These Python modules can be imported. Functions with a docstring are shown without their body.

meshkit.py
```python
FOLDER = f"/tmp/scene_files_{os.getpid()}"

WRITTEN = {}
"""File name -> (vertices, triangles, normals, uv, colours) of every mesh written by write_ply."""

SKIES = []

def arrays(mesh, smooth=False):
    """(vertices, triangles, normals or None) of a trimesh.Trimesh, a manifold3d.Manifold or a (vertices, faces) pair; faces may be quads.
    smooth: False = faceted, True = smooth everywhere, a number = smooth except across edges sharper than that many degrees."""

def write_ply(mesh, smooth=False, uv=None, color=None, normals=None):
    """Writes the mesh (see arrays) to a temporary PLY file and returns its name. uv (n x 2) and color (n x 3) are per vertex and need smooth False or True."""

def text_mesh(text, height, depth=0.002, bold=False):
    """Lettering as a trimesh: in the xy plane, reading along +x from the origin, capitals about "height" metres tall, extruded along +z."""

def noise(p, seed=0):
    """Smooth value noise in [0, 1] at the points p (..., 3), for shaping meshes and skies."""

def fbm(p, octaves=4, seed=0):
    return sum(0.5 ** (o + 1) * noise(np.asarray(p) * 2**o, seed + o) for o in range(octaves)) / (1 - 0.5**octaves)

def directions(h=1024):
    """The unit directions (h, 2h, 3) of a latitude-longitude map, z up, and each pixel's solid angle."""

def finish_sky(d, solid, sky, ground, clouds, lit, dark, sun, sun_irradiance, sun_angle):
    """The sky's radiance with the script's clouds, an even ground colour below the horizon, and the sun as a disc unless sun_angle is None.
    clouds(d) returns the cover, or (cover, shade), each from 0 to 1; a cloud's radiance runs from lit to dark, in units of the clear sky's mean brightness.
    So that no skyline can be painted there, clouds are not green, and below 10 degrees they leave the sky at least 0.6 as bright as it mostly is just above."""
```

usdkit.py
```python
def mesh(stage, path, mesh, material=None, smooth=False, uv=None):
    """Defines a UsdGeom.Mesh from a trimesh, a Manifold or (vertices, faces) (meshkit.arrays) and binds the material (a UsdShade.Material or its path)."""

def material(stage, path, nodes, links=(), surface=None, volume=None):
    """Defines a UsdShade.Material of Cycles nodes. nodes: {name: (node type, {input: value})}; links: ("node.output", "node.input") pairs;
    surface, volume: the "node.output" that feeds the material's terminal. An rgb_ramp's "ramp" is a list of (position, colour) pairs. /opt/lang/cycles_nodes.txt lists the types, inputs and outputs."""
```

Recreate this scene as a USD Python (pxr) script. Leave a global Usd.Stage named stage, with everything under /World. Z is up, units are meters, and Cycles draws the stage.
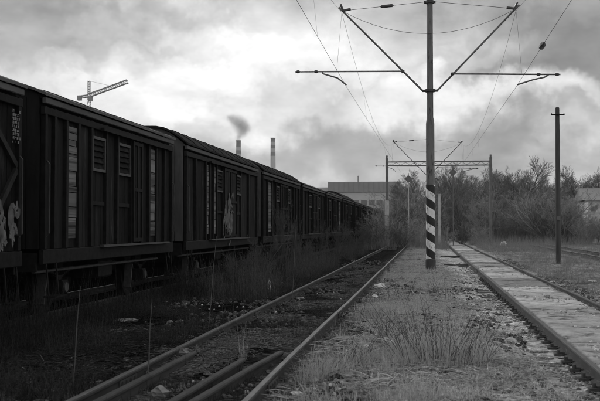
import math, random
import numpy as np
import usdkit
from meshkit import fbm
from pxr import Usd, UsdGeom, UsdLux, UsdShade, Gf, Vt

stage = Usd.Stage.CreateInMemory()
UsdGeom.Xform.Define(stage, '/World')
UsdGeom.Scope.Define(stage, '/World/Looks')
rnd = random.Random(7)
PI = math.pi

# ------------------------------------------------------------------ camera
FPX = 940.0                       # focal length in pixels of a 600 pixel wide picture
YAW, PITCH, EYE = math.atan(127 / FPX), math.atan(26.5 / FPX), np.array([0, 0, 1.65])
cam = UsdGeom.Camera.Define(stage, '/World/camera')
cam.CreateHorizontalApertureAttr(36.0)
cam.CreateFocalLengthAttr(36.0 * FPX / 600)
cam.CreateClippingRangeAttr(Gf.Vec2f(0.1, 20000))
cam.CreateFStopAttr(4.0)
cam.CreateFocusDistanceAttr(24.0)
cam.CreateExposureAttr(0.1)
cam.AddTranslateOp().Set(Gf.Vec3d(*EYE))
cam.AddRotateZOp().Set(math.degrees(YAW))
cam.AddRotateXOp().Set(90 + math.degrees(PITCH))
FW = np.array([-math.sin(YAW) * math.cos(PITCH), math.cos(YAW) * math.cos(PITCH), math.sin(PITCH)])
RT = np.array([math.cos(YAW), math.sin(YAW), 0.0])
UP = np.cross(RT, FW)


def ray(u, v):
    return FW * FPX + RT * (u - 300) + UP * (200.5 - v)


def on_z(u, v, z=0.0):
    r = ray(u, v)
    return EYE + r * (z - EYE[2]) / r[2]


def on_y(u, v, y):
    r = ray(u, v)
    return EYE + r * (y / r[1])


def on_x(u, v, x):
    r = ray(u, v)
    return EYE + r * (x / r[0])


# ------------------------------------------------------------------ sky and sun
SUN_AZ, SUN_EL = math.radians(-52), math.radians(27)     # azimuth from +y towards +x
sun_dir = np.array([math.sin(SUN_AZ) * math.cos(SUN_EL), math.cos(SUN_AZ) * math.cos(SUN_EL), math.sin(SUN_EL)])


def sky_material():
    N, L = {}, []
    S = 0.1
    N['sky'] = ('sky_texture', {'sky_type': 'single_scattering', 'sun_disc': False, 'sun_elevation': SUN_EL, 'sun_rotation': SUN_AZ})
    N['bw'] = ('rgb_to_bw', {})
    L.append(('sky.color', 'bw.color'))
    N['geo'] = ('texture_coordinate', {})
    D = 'geo.generated'
    # cloud-deck coordinates: direction flattened on to a layer
    N['sep'] = ('separate_xyz', {})
    L.append((D, 'sep.vector'))
    N['zc'] = ('math', {'math_type': 'maximum', 'value2': 0.0})
    L.append(('sep.z', 'zc.value1'))
    N['zp'] = ('math', {'math_type': 'add', 'value2': 0.16})
    L.append(('zc.value', 'zp.value1'))
    for a in 'xy':
        N['d' + a] = ('math', {'math_type': 'divide'})
        L += [(f'sep.{a}', f'd{a}.value1'), ('zp.value', f'd{a}.value2')]
    N['deck'] = ('combine_xyz', {'z': 0.37})
    L += [('dx.value', 'deck.x'), ('dy.value', 'deck.y')]
    N['n1'] = ('noise_texture', {'scale': 1.15, 'detail': 7, 'roughness': 0.55, 'distortion': 0.35})
    L.append(('deck.vector', 'n1.vector'))
    N['n2'] = ('noise_texture', {'scale': 17.0, 'detail': 5, 'roughness': 0.55})
    L.append((D, 'n2.vector'))
    # warped direction for the banks of cloud
    N['wv'] = ('vector_math', {'math_type': 'subtract', 'vector2': (0.5, 0.5, 0.5)})
    L.append(('n2.color', 'wv.vector1'))
    N['ws'] = ('vector_math', {'math_type': 'scale', 'scale': 0.13})
    L.append(('wv.vector', 'ws.vector1'))
    N['wd'] = ('vector_math', {'math_type': 'add'})
    L += [(D, 'wd.vector1'), ('ws.vector', 'wd.vector2')]
    # the whole sky: brighter towards the veiled sun, nearly as bright behind the eye, greyer in between
    bd = np.array([math.sin(math.radians(-22)) * .97, math.cos(math.radians(-22)) * .97, .24])
    N['dot'] = ('vector_math', {'math_type': 'dot_product', 'vector2': tuple(bd)})
    L.append((D, 'dot.vector1'))
    N['dr'] = ('rgb_ramp', {'ramp': [(0, (.56,) * 3), (.5, (.52,) * 3), (.80, (.44,) * 3), (.93, (.45,) * 3), (.985, (.54,) * 3), (1, (.60,) * 3)]})
    N['dm'] = ('map_range', {'from_min': -1, 'from_max': 1})
    L += [('dot.value', 'dm.value'), ('dm.result', 'dr.fac')]
    N['nm'] = ('map_range', {'from_min': .25, 'from_max': .75, 'to_min': .80, 'to_max': 1.22})
    L.append(('n1.fac', 'nm.value'))
    N['b0'] = ('math', {'math_type': 'multiply'})
    L += [('dr.color', 'b0.value1'), ('nm.result', 'b0.value2')]
    cur = 'b0.value'
    # banks: where the eye sees them (u, v), angular size (in x and z), amount
    banks = [(250, 70, 150, 80, .19), (190, 95, 110, 50, .12), (330, 85, 80, 60, .12), (110, 120, 120, 40, .10), (215, 40, 90, 10, .08), (300, 62, 70, 9, .08), (150, 72, 80, 9, -.06), (260, 112, 70, 9, -.06), (350, 118, 60, 8, .08), (425, 108, 75, 22, .34), (505, 92, 80, 16, .40), (560, 84, 60, 12, .16), (400, 45, 80, 40, .12), (330, 10, 110, 40, .10),
             (20, 18, 140, 34, -.20), (45, 60, 80, 14, -.12), (165, 12, 130, 14, -.18), (105, 42, 70, 10, -.08), (110, 40, 60, 10, -.08), (345, 55, 24, 40, -.06), (550, 20, 130, 28, -.12), (580, 62, 90, 20, -.16), (490, 22, 60, 10, -.10), (470, 70, 60, 8, -.10),
             (545, 108, 60, 10, -.06), (585, 126, 50, 12, .16), (520, 150, 40, 8, .07), (480, 145, 130, 30, -.08), (300, 158, 90, 12, -.14), (335, 140, 80, 10, -.10), (290, 188, 70, 8, .16), (250, 148, 70, 10, -.08), (545, 140, 70, 12, -.05)]
    for i, (u, v, ru, rv, amp) in enumerate(banks):
        c = ray(u, v)
        c = c / np.linalg.norm(c)
        k = 1.0 / (1.9 * ru / FPX)
        kz = 1.0 / (1.9 * rv / FPX)
        N[f's{i}'] = ('vector_math', {'math_type': 'subtract', 'vector2': tuple(c)})
        N[f'm{i}'] = ('vector_math', {'math_type': 'multiply', 'vector2': (k, k, kz)})
        N[f'l{i}'] = ('vector_math', {'math_type': 'length'})
        N[f'r{i}'] = ('map_range', {'range_type': 'smoothstep', 'from_min': 0.0, 'from_max': 1.0, 'to_min': amp, 'to_max': 0.0, 'clamp': True})
        N[f'a{i}'] = ('math', {'math_type': 'add'})
        L += [('wd.vector', f's{i}.vector1'), (f's{i}.vector', f'm{i}.vector1'), (f'm{i}.vector', f'l{i}.vector1'), (f'l{i}.value', f'r{i}.value'), (cur, f'a{i}.value1'), (f'r{i}.result', f'a{i}.value2')]
        cur = f'a{i}.value'
    N['n3'] = ('noise_texture', {'scale': 8.0, 'detail': 9, 'roughness': .58, 'distortion': .15})
    N['flat'] = ('vector_math', {'math_type': 'multiply', 'vector2': (1, 1, 2.0)})
    L += [(D, 'flat.vector1'), ('flat.vector', 'n3.vector')]
    N['n3m'] = ('map_range', {'from_min': .30, 'from_max': .70, 'to_min': .70, 'to_max': 1.26})
    L.append(('n3.fac', 'n3m.value'))
    N['tot'] = ('math', {'math_type': 'multiply'})
    L += [(cur, 'tot.value1'), ('n3m.result', 'tot.value2')]
    N['cu'] = ('noise_texture', {'scale': 5.5, 'detail': 9, 'roughness': .52, 'distortion': .1})
    N['cuv'] = ('vector_math', {'math_type': 'multiply', 'vector2': (1, 1, 1.9)})
    N['cum'] = ('map_range', {'range_type': 'smoothstep', 'from_min': .465, 'from_max': .545, 'to_min': .90, 'to_max': 1.04, 'clamp': True})
    N['cut'] = ('math', {'math_type': 'multiply'})
    L += [('wd.vector', 'cuv.vector1'), ('cuv.vector', 'cu.vector'), ('cu.fac', 'cum.value'), ('tot.value', 'cut.value1'), ('cum.result', 'cut.value2')]
    N['sc'] = ('math', {'math_type': 'multiply', 'value2': 1.0 / S})
    L.append(('cut.value', 'sc.value1'))
    N['mx'] = ('mix_float', {'fac': 0.95})
    L += [('bw.val', 'mx.a'), ('sc.value', 'mx.b')]
    N['cc'] = ('combine_color', {})
    L += [('mx.result', f'cc.{c}') for c in 'rgb']
    N['bg'] = ('background_shader', {'strength': S})
    L.append(('cc.color', 'bg.color'))
    return usdkit.material(stage, '/World/Looks/cloudy_sky', N, L, surface='bg.background')


dome = UsdLux.DomeLight.Define(stage, '/World/sky')
UsdShade.MaterialBindingAPI.Apply(dome.GetPrim()).Bind(sky_material())
dome.GetPrim().SetCustomDataByKey('kind', 'structure')
sun = UsdLux.DistantLight.Define(stage, '/World/sun')
sun.CreateNormalizeAttr(True)
sun.CreateIntensityAttr(0.40)
sun.CreateAngleAttr(12.0)
sun.CreateColorAttr(Gf.Vec3f(1, 1, 1))
z = sun_dir
x_ = np.cross([0, 0, 1.0], z); x_ /= np.linalg.norm(x_)
y_ = np.cross(z, x_)
sun.AddTransformOp().Set(Gf.Matrix4d(*x_, 0, *y_, 0, *z, 0, 0, 0, 0, 1))

# ------------------------------------------------------------------ naming and mesh helpers
taken = {}


def numbered(parent, name):
    k = (parent, name)
    n = taken.get(k, 0)
    taken[k] = n + 1
    return f'{parent}/{name}' if n == 0 else f'{parent}/{name}_{n:03d}'


def tag(o, label=None, cat=None, group=None, kind=None):
    p = o.GetPrim() if hasattr(o, 'GetPrim') else o
    for k, v in (('label', label), ('category', cat), ('group', group), ('kind', kind)):
        if v:
            p.SetCustomDataByKey(k, v)
    return p


def thing(name, label, cat, loc=(0, 0, 0), rz=0.0, scale=None, group=None):
    x = UsdGeom.Xform.Define(stage, numbered('/World', name))
    x.AddTranslateOp().Set(Gf.Vec3d(*map(float, loc)))
    if rz:
        x.AddRotateZOp().Set(math.degrees(rz))
    if scale:
        x.AddScaleOp().Set(Gf.Vec3f(*([scale] * 3 if np.ndim(scale) == 0 else scale)))
    return tag(x, label, cat, group)


def copy_of(proto, name, label, cat, loc, rz=0.0, scale=1.0, group=None):
    p = thing(name, label, cat, loc, rz, scale, group)
    p.GetReferences().AddInternalReference(proto)
    p.SetInstanceable(True)
    return p


class MB:
    def __init__(self):
        self.v, self.f, self.n = [], [], 0

    def add(self, v, f):
        v, f = np.asarray(v, float), np.asarray(f, int)
        if f.shape[1] == 4:
            f = np.vstack([f[:, [0, 1, 2]], f[:, [0, 2, 3]]])
        self.v.append(v)
        self.f.append(f + self.n)
        self.n += len(v)
        return self

    def box(self, x0, x1, y0, y1, z0, z1, c=0.0):
        if c > 0:
            return self.prism_y([(x0 + c, z0), (x1 - c, z0), (x1, z0 + c), (x1, z1 - c), (x1 - c, z1), (x0 + c, z1), (x0, z1 - c), (x0, z0 + c)], y0, y1)
        v = [(x, y, zz) for x in (x0, x1) for y in (y0, y1) for zz in (z0, z1)]
        return self.add(v, [(0, 1, 3, 2), (4, 6, 7, 5), (0, 4, 5, 1), (2, 3, 7, 6), (0, 2, 6, 4), (1, 5, 7, 3)])

    def prism_y(self, prof, y0, y1):
        """profile (x, z), counter-clockwise seen from -y"""
        n = len(prof)
        v = [(a, y0, b) for a, b in prof] + [(a, y1, b) for a, b in prof]
        f = []
        for i in range(n):
            j = (i + 1) % n
            f += [(i, j, n + j), (i, n + j, n + i)]
        c0, c1 = len(v), len(v) + 1
        m = np.mean(prof, axis=0)
        v += [(m[0], y0, m[1]), (m[0], y1, m[1])]
        for i in range(n):
            j = (i + 1) % n
            f += [(c0, j, i), (c1, n + i, n + j)]
        return self.add(v, f)

    def tube(self, pts, rad, sides=6, caps=True):
        p = np.asarray(pts, float)
        r = np.broadcast_to(np.asarray(rad, float), (len(p),))
        t = np.gradient(p, axis=0)
        t /= np.linalg.norm(t, axis=1, keepdims=True) + 1e-12
        a = np.cross(t, np.where(np.abs(t[:, 2:]) < 0.9, [0, 0, 1.0], [1.0, 0, 0]))
        a /= np.linalg.norm(a, axis=1, keepdims=True) + 1e-12
        b = np.cross(t, a)
        ang = np.arange(sides) * 2 * PI / sides + PI / sides
        v = p[:, None] + r[:, None, None] * (np.cos(ang)[None, :, None] * a[:, None] + np.sin(ang)[None, :, None] * b[:, None])
        i, j = np.meshgrid(np.arange(len(p) - 1), np.arange(sides), indexing='ij')
        k = (j + 1) % sides
        q = np.stack([i * sides + j, i * sides + k, (i + 1) * sides + k, (i + 1) * sides + j], -1).reshape(-1, 4)
        self.add(v.reshape(-1, 3), q)
        if caps:
            s = self.n - len(p) * sides
            e = self.n - sides
            self.f.append(np.array([(s, s + m + 1, s + m) for m in range(1, sides - 1)] + [(e, e + m, e + m + 1) for m in range(1, sides - 1)]))
        return self

    def disc_x(self, x0, x1, y, zc, prof, n=20):
        """lathe about an axis along x; prof: (t 0..1 between x0 and x1, radius)"""
        ang = np.arange(n) * 2 * PI / n
        v, f = [], []
        for t, r in prof:
            v += [(x0 + (x1 - x0) * t, y + r * math.cos(a), zc + r * math.sin(a)) for a in ang]
        for k in range(len(prof) - 1):
            for i in range(n):
                j = (i + 1) % n
                f.append((k * n + i, k * n + j, (k + 1) * n + j, (k + 1) * n + i))
        return self.add(v, f)

    def bar(self, p0, p1, w, h):
        """rectangular bar between two points"""
        p0, p1 = np.asarray(p0, float), np.asarray(p1, float)
        t = (p1 - p0) / np.linalg.norm(p1 - p0)
        a = np.cross(t, [0, 0, 1.0] if abs(t[2]) < .9 else [1.0, 0, 0])
        a /= np.linalg.norm(a)
        b = np.cross(a, t)
        v = [p + sa * a * w / 2 + sb * b * h / 2 for p in (p0, p1) for sa, sb in ((-1, -1), (1, -1), (1, 1), (-1, 1))]
        return self.add(v, [(0, 3, 2, 1), (4, 5, 6, 7), (0, 1, 5, 4), (1, 2, 6, 5), (2, 3, 7, 6), (3, 0, 4, 7)])

    def stone(self, c, s, seed):
        r = random.Random(seed)
        v = []
        for i in range(5):
            th = PI * i / 4
            for j in range(6):
                ph = 2 * PI * j / 6 + i * .5
                q = 1 + r.uniform(-.22, .22)
                v.append((c[0] + s[0] * q * math.sin(th) * math.cos(ph), c[1] + s[1] * q * math.sin(th) * math.sin(ph), c[2] + s[2] * q * math.cos(th)))
        f = [(i * 6 + j, (i + 1) * 6 + j, (i + 1) * 6 + (j + 1) % 6, i * 6 + (j + 1) % 6) for i in range(4) for j in range(6)]
        return self.add(v, f)

    def arrays(self):
        return np.vstack(self.v), np.vstack(self.f)

    def build(self, name, mat, parent=None, smooth=False):
        base = '/World' if parent is None else str(parent.GetPath())
        return usdkit.mesh(stage, numbered(base, name), self.arrays(), mat, smooth=smooth).GetPrim()


# ------------------------------------------------------------------ materials (the photograph is monochrome: every colour is a grey)
def g(v):
    return (v, v, v)


def mat(name, lo, hi, scale=3.0, rough=.75, detail=6, bump=0.0, bump_scale=30.0, stretch=None, per=0.0, metal=0.0, rust=None, spec=.3):
    N = {'p': ('principled_bsdf', {'roughness': rough, 'metallic': metal, 'specular_ior_level': spec}),
         'geo': ('geometry', {}),
         'n': ('noise_texture', {'scale': scale, 'detail': detail, 'roughness': .62}),
         'r': ('rgb_ramp', {'ramp': [(.30, g(lo)), (.70, g(hi))]})}
    L = [('n.fac', 'r.fac')]
    src = 'geo.position'
    if stretch:
        N['st'] = ('vector_math', {'math_type': 'multiply', 'vector2': stretch})
        L.append((src, 'st.vector1'))
        src = 'st.vector'
    L.append((src, 'n.vector'))
    col = 'r.color'
    if rust:            # second, patchy tone: (value, scale, threshold)
        N['rn'] = ('noise_texture', {'scale': rust[1], 'detail': 8, 'roughness': .7})
        N['rr'] = ('rgb_ramp', {'ramp': [(rust[2] - .05, g(0)), (rust[2] + .05, g(1))]})
        N['rm'] = ('mix_color', {'b': g(rust[0])})
        L += [(src, 'rn.vector'), ('rn.fac', 'rr.fac'), ('rr.color', 'rm.fac'), (col, 'rm.a')]
        col = 'rm.result'
    if per:
        N['oi'] = ('object_info', {})
        N['om'] = ('map_range', {'to_min': 1 - per, 'to_max': 1 + per})
        N['mm'] = ('mix_color', {'blend_type': 'multiply', 'fac': 1.0})
        L += [('oi.random', 'om.value'), (col, 'mm.a'), ('om.result', 'mm.b')]
        col = 'mm.result'
    L.append((col, 'p.base_color'))
    if bump:
        N['bn'] = ('noise_texture', {'scale': bump_scale, 'detail': 6, 'roughness': .65})
        N['b'] = ('bump', {'strength': bump, 'distance': .02})
        L += [('geo.position', 'bn.vector'), ('bn.fac', 'b.height'), ('b.normal', 'p.normal')]
    return usdkit.material(stage, f'/World/Looks/{name}', N, L, surface='p.BSDF')


def leaf_mat(name, lo, hi):
    N = {'oi': ('geometry', {}), 'w': ('noise_texture', {'scale': 24.0, 'detail': 3, 'roughness': .7}), 'r': ('rgb_ramp', {'ramp': [(.3, g(lo)), (.7, g(hi))]}),
         'd': ('diffuse_bsdf', {}), 't': ('translucent_bsdf', {}), 'm': ('mix_closure', {'fac': .3})}
    L = [('oi.position', 'w.vector'), ('w.fac', 'r.fac'), ('r.color', 'd.color'), ('r.color', 't.color'), ('d.BSDF', 'm.closure1'), ('t.BSDF', 'm.closure2')]
    return usdkit.material(stage, f'/World/Looks/{name}', N, L, surface='m.closure')


M = {}
M['board'] = mat('wagon_boards', .006, .024, 4, .8, rust=(.05, 3.5, .63), spec=.06, stretch=(1, 1, .18), per=.35, bump=.3, bump_scale=18)
M['board2'] = mat('wagon_boards_dark', .004, .013, 4, .8, rust=(.035, 3.0, .62), spec=.06, stretch=(1, 1, .18), per=.35, bump=.3, bump_scale=18)
M['iron'] = mat('wagon_iron', .005, .014, 8, .6, spec=.06, per=.2, bump=.15)
M['ironlight'] = mat('worn_lit_iron', .02, .055, 9, .55, rust=(.04, 14, .56))
M['roof'] = mat('wagon_roof', .03, .07, 2.5, .6, stretch=(1, .4, 1), per=.2, rust=(.03, 5, .6))
M['brace'] = mat('brace_steel', .012, .03, 6, .7, spec=.08)
M['roofdark'] = mat('wagon_roof_dark', .010, .026, 2.5, .8, stretch=(1, .4, 1), per=.2, spec=.05)
M['endpale'] = mat('wagon_end_pale', .03, .08, 4, .8, stretch=(1, 1, .3), rust=(.05, 6, .58))
M['strip'] = mat('pale_paint', .03, .24, 1.0, .7, detail=3, stretch=(.05, .05, 3.2), rust=(.03, 2.5, .56), spec=.1)
M['wheel'] = mat('wheel_steel', .008, .02, 6, .6, spec=.1)
M['rail'] = mat('rail_steel', .13, .24, 20, .45, stretch=(1, .2, 1), rust=(.05, 11, .62))
M['railold'] = mat('rail_dull', .07, .14, 20, .55, stretch=(1, .2, 1), rust=(.04, 11, .58))
M['raildark'] = mat('rail_dark_head', .05, .09, 20, .5, stretch=(1, .2, 1), rust=(.03, 11, .58))
M['railside'] = mat('rail_rust', .025, .06, 12, .8, stretch=(1, .2, 1))
M['sleeper'] = mat('sleeper_wood', .04, .10, 6, .9, stretch=(.3, 2, 1), per=.25, bump=.4)
M['fast'] = mat('fastening_iron', .03, .08, 20, .7)
M['pole'] = mat('pole_paint', .09, .17, 6, .6, stretch=(1, 1, .2), rust=(.03, 9, .58))
M['pole_low'] = mat('pole_dark', .03, .06, 6, .6, stretch=(1, 1, .2))
M['white'] = mat('white_paint', .55, .80, 5, .7, rust=(.16, 7, .60))
M['black'] = mat('black_paint', .012, .03, 8, .6, rust=(.09, 12, .66))
M['wire'] = mat('wire_metal', .05, .08, 5, .5)
M['farpole'] = mat('far_pole', .09, .15, 3, .7)
M['palepost'] = mat('pale_concrete_post', .32, .46, 5, .8)
M['wood'] = mat('pole_timber', .035, .075, 8, .85, stretch=(1, 1, .1))
M['twig'] = mat('twig_bark', .10, .20, 2, .9)
M['bark'] = mat('trunk_bark', .05, .10, 4, .9, bump=.3)
M['twigdark'] = mat('shrub_bark', .17, .30, 2, .9)
M['twigblack'] = mat('dark_shrub_bark', .05, .12, 2, .9)
M['straw'] = leaf_mat('dry_straw', .18, .82)
M['straw_dim'] = leaf_mat('dull_straw', .26, .66)
M['straw_dark'] = leaf_mat('dark_weed', .02, .10)  # dark grass tone; beside the train it carries painted shadow
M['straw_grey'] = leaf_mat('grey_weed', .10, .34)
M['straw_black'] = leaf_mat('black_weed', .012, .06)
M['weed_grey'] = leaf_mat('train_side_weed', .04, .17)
M['stem'] = mat('dry_stem', .06, .12, 12, .85)
M['stone'] = mat('stone', .16, .34, 9, .85, per=.35)
M['greystone'] = mat('grey_ballast', .12, .36, 9, .9, per=.5)
M['clod'] = mat('earth_clod', .02, .08, 9, .95, per=.5, spec=.0)
M['pebble'] = mat('pale_pebble', .25, .60, 14, .9, per=.5)
M['ballast'] = mat('ballast_stone', .05, .18, 9, .9, per=.5)
M['paper'] = mat('paper_litter', .62, .8, 10, .7)
M['plank'] = mat('dark_plank', .02, .05, 6, .85, stretch=(.3, 1, 1))
M['crane'] = mat('hazed_crane_steel', .24, .30, .5, .6)  # pale tone has the distance haze mixed into the steel colour
M['chimney_light'] = mat('hazed_chimney_concrete', .42, .5, .05, .9)  # concrete and bands paled: far haze put into both colours
M['chimney_dark'] = mat('hazed_chimney_band', .2, .26, .05, .9)
M['hall_roof'] = mat('hall_roof_sheet', .24, .30, .15, .8)
M['hall_wall'] = mat('hall_wall', .42, .56, .2, .8)
M['hall_glass'] = mat('hall_window_band', .14, .19, .3, .4)
M['hut'] = mat('hut_render', .42, .6, 1.2, .85, rust=(.14, 1.1, .55))
M['insul'] = mat('insulator_ceramic', .04, .07, 6, .3)


def flaked(name, lo, hi, scale, thr):
    N = {'geo': ('geometry', {}), 'n': ('noise_texture', {'scale': scale, 'detail': 8, 'roughness': .7}), 'f': ('rgb_ramp', {'ramp': [(thr - .04, g(0)), (thr + .04, g(1))]}),
         'c': ('noise_texture', {'scale': 5.0, 'detail': 4}), 'r': ('rgb_ramp', {'ramp': [(.3, g(lo)), (.7, g(hi))]}), 'p': ('principled_bsdf', {'roughness': .8, 'specular_ior_level': .1}), 't': ('transparent_bsdf', {}), 'm': ('mix_closure', {})}
    L = [('geo.position', 'n.vector'), ('geo.position', 'c.vector'), ('n.fac', 'f.fac'), ('c.fac', 'r.fac'), ('r.color', 'p.base_color'), ('f.color', 'm.fac'), ('t.BSDF', 'm.closure1'), ('p.BSDF', 'm.closure2')]
    return usdkit.material(stage, f'/World/Looks/{name}', N, L, surface='m.closure')


M['graffiti'] = flaked('graffiti_paint', .04, .15, 6.0, .43)
M['letter'] = flaked('letter_paint', .08, .20, 16.0, .48)


def ground_mat():
    N = {'geo': ('geometry', {}), 'sep': ('separate_xyz', {}), 'p': ('principled_bsdf', {'roughness': .95, 'specular_ior_level': .0})}
    L = [('geo.position', 'sep.vector')]
    N['nw'] = ('noise_texture', {'scale': .9, 'detail': 5, 'roughness': .6})
    N['nf'] = ('noise_texture', {'scale': 7.0, 'detail': 8, 'roughness': .72})
    N['nb'] = ('noise_texture', {'scale': .35, 'detail': 4, 'roughness': .6})
    N['vf'] = ('voronoi_texture', {'scale': 16.0, 'randomness': 1.0})
    for n in ('nw', 'nf', 'nb', 'vf'):
        L.append(('geo.position', f'{n}.vector'))
    # x wobbles a little, so that the zones have ragged borders
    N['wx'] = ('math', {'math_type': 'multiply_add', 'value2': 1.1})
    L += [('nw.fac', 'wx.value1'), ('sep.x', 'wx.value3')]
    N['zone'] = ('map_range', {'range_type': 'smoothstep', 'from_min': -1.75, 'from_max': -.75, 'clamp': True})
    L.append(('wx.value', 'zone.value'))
    N['dark'] = ('rgb_ramp', {'ramp': [(.28, g(.007)), (.50, g(.018)), (.64, g(.05)), (.74, g(.13))]})  # dark soil on the left, deepened with the train's painted shadow
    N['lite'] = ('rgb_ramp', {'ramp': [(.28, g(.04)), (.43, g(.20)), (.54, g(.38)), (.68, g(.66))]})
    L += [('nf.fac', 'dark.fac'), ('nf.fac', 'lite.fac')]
    N['train_shade'] = ('map_range', {'range_type': 'smoothstep', 'from_min': -5.9, 'from_max': -4.0, 'to_min': .10, 'to_max': 1.0, 'clamp': True})  # shade under and behind the train, put into the ground colour
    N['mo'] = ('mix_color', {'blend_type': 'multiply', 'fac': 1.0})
    L += [('wx.value', 'train_shade.value'), ('dark.color', 'mo.a'), ('train_shade.result', 'mo.b')]
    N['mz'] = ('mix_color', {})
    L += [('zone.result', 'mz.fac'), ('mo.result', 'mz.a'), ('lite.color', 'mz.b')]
    N['pth'] = ('map_range', {'range_type': 'smoothstep', 'from_min': .9, 'from_max': 1.7, 'to_min': 1.08, 'to_max': 1.85, 'clamp': True})
    N['mt'] = ('mix_color', {'blend_type': 'multiply', 'fac': 1.0})
    L += [('wx.value', 'pth.value'), ('mz.result', 'mt.a'), ('pth.result', 'mt.b')]
    N['nh'] = ('noise_texture', {'scale': 3.2, 'detail': 7, 'roughness': .68})
    N['hr'] = ('rgb_ramp', {'ramp': [(.36, g(.15)), (.47, g(.75)), (.60, g(1.0)), (.70, g(1.4))]})
    N['hz'] = ('map_range', {'range_type': 'smoothstep', 'from_min': .9, 'from_max': 1.6, 'to_min': 1.0, 'to_max': .35, 'clamp': True})
    N['mh'] = ('mix_color', {'blend_type': 'multiply'})
    L += [('geo.position', 'nh.vector'), ('nh.fac', 'hr.fac'), ('wx.value', 'hz.value'), ('hz.result', 'mh.fac'), ('mt.result', 'mh.a'), ('hr.color', 'mh.b')]
    N['way'] = ('map_range', {'range_type': 'smoothstep', 'from_min': 3.6, 'from_max': 5.0, 'to_min': 1.0, 'to_max': .5, 'clamp': True})
    N['mw'] = ('mix_color', {'blend_type': 'multiply', 'fac': 1.0})
    L += [('wx.value', 'way.value'), ('mh.result', 'mw.a'), ('way.result', 'mw.b')]
    N['pb'] = ('map_range', {'from_min': .3, 'from_max': .7, 'to_min': .68, 'to_max': 1.28})
    L.append(('nb.fac', 'pb.value'))
    N['mp'] = ('mix_color', {'blend_type': 'multiply', 'fac': 1.0})
    L += [('mw.result', 'mp.a'), ('pb.result', 'mp.b')]
    N['vr'] = ('map_range', {'from_min': 0, 'from_max': .6, 'to_min': 1.2, 'to_max': .7})
    N['mv'] = ('mix_color', {'blend_type': 'multiply', 'fac': .8})
    L += [('vf.distance', 'vr.value'), ('mp.result', 'mv.a'), ('vr.result', 'mv.b'), ('mv.result', 'p.base_color')]
    N['bn'] = ('noise_texture', {'scale': 26, 'detail': 7, 'roughness': .7})
    N['b'] = ('bump', {'strength': .8, 'distance': .04})
    L += [('geo.position', 'bn.vector'), ('bn.fac', 'b.height'), ('b.normal', 'p.normal')]
    return usdkit.material(stage, '/World/Looks/ground_soil', N, L, surface='p.BSDF')


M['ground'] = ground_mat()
M['slab'] = mat('worn_slab', .26, .50, 5.0, .95, detail=10, bump=.25, bump_scale=60, per=.4, rust=(.12, 1.5, .58), spec=.0)

# ------------------------------------------------------------------ ground
RX = {'mid': (-3.15, -1.63), 'right': (1.79, 3.30), 'train': (-8.15, -6.65), 'far': (8.75, 10.25)}
RT_TOP = .15


def axis(*pieces):
    out = []
    for a, b, s in pieces:
        out += list(np.arange(a, b - 1e-9, s))
    return np.array(out)


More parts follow.
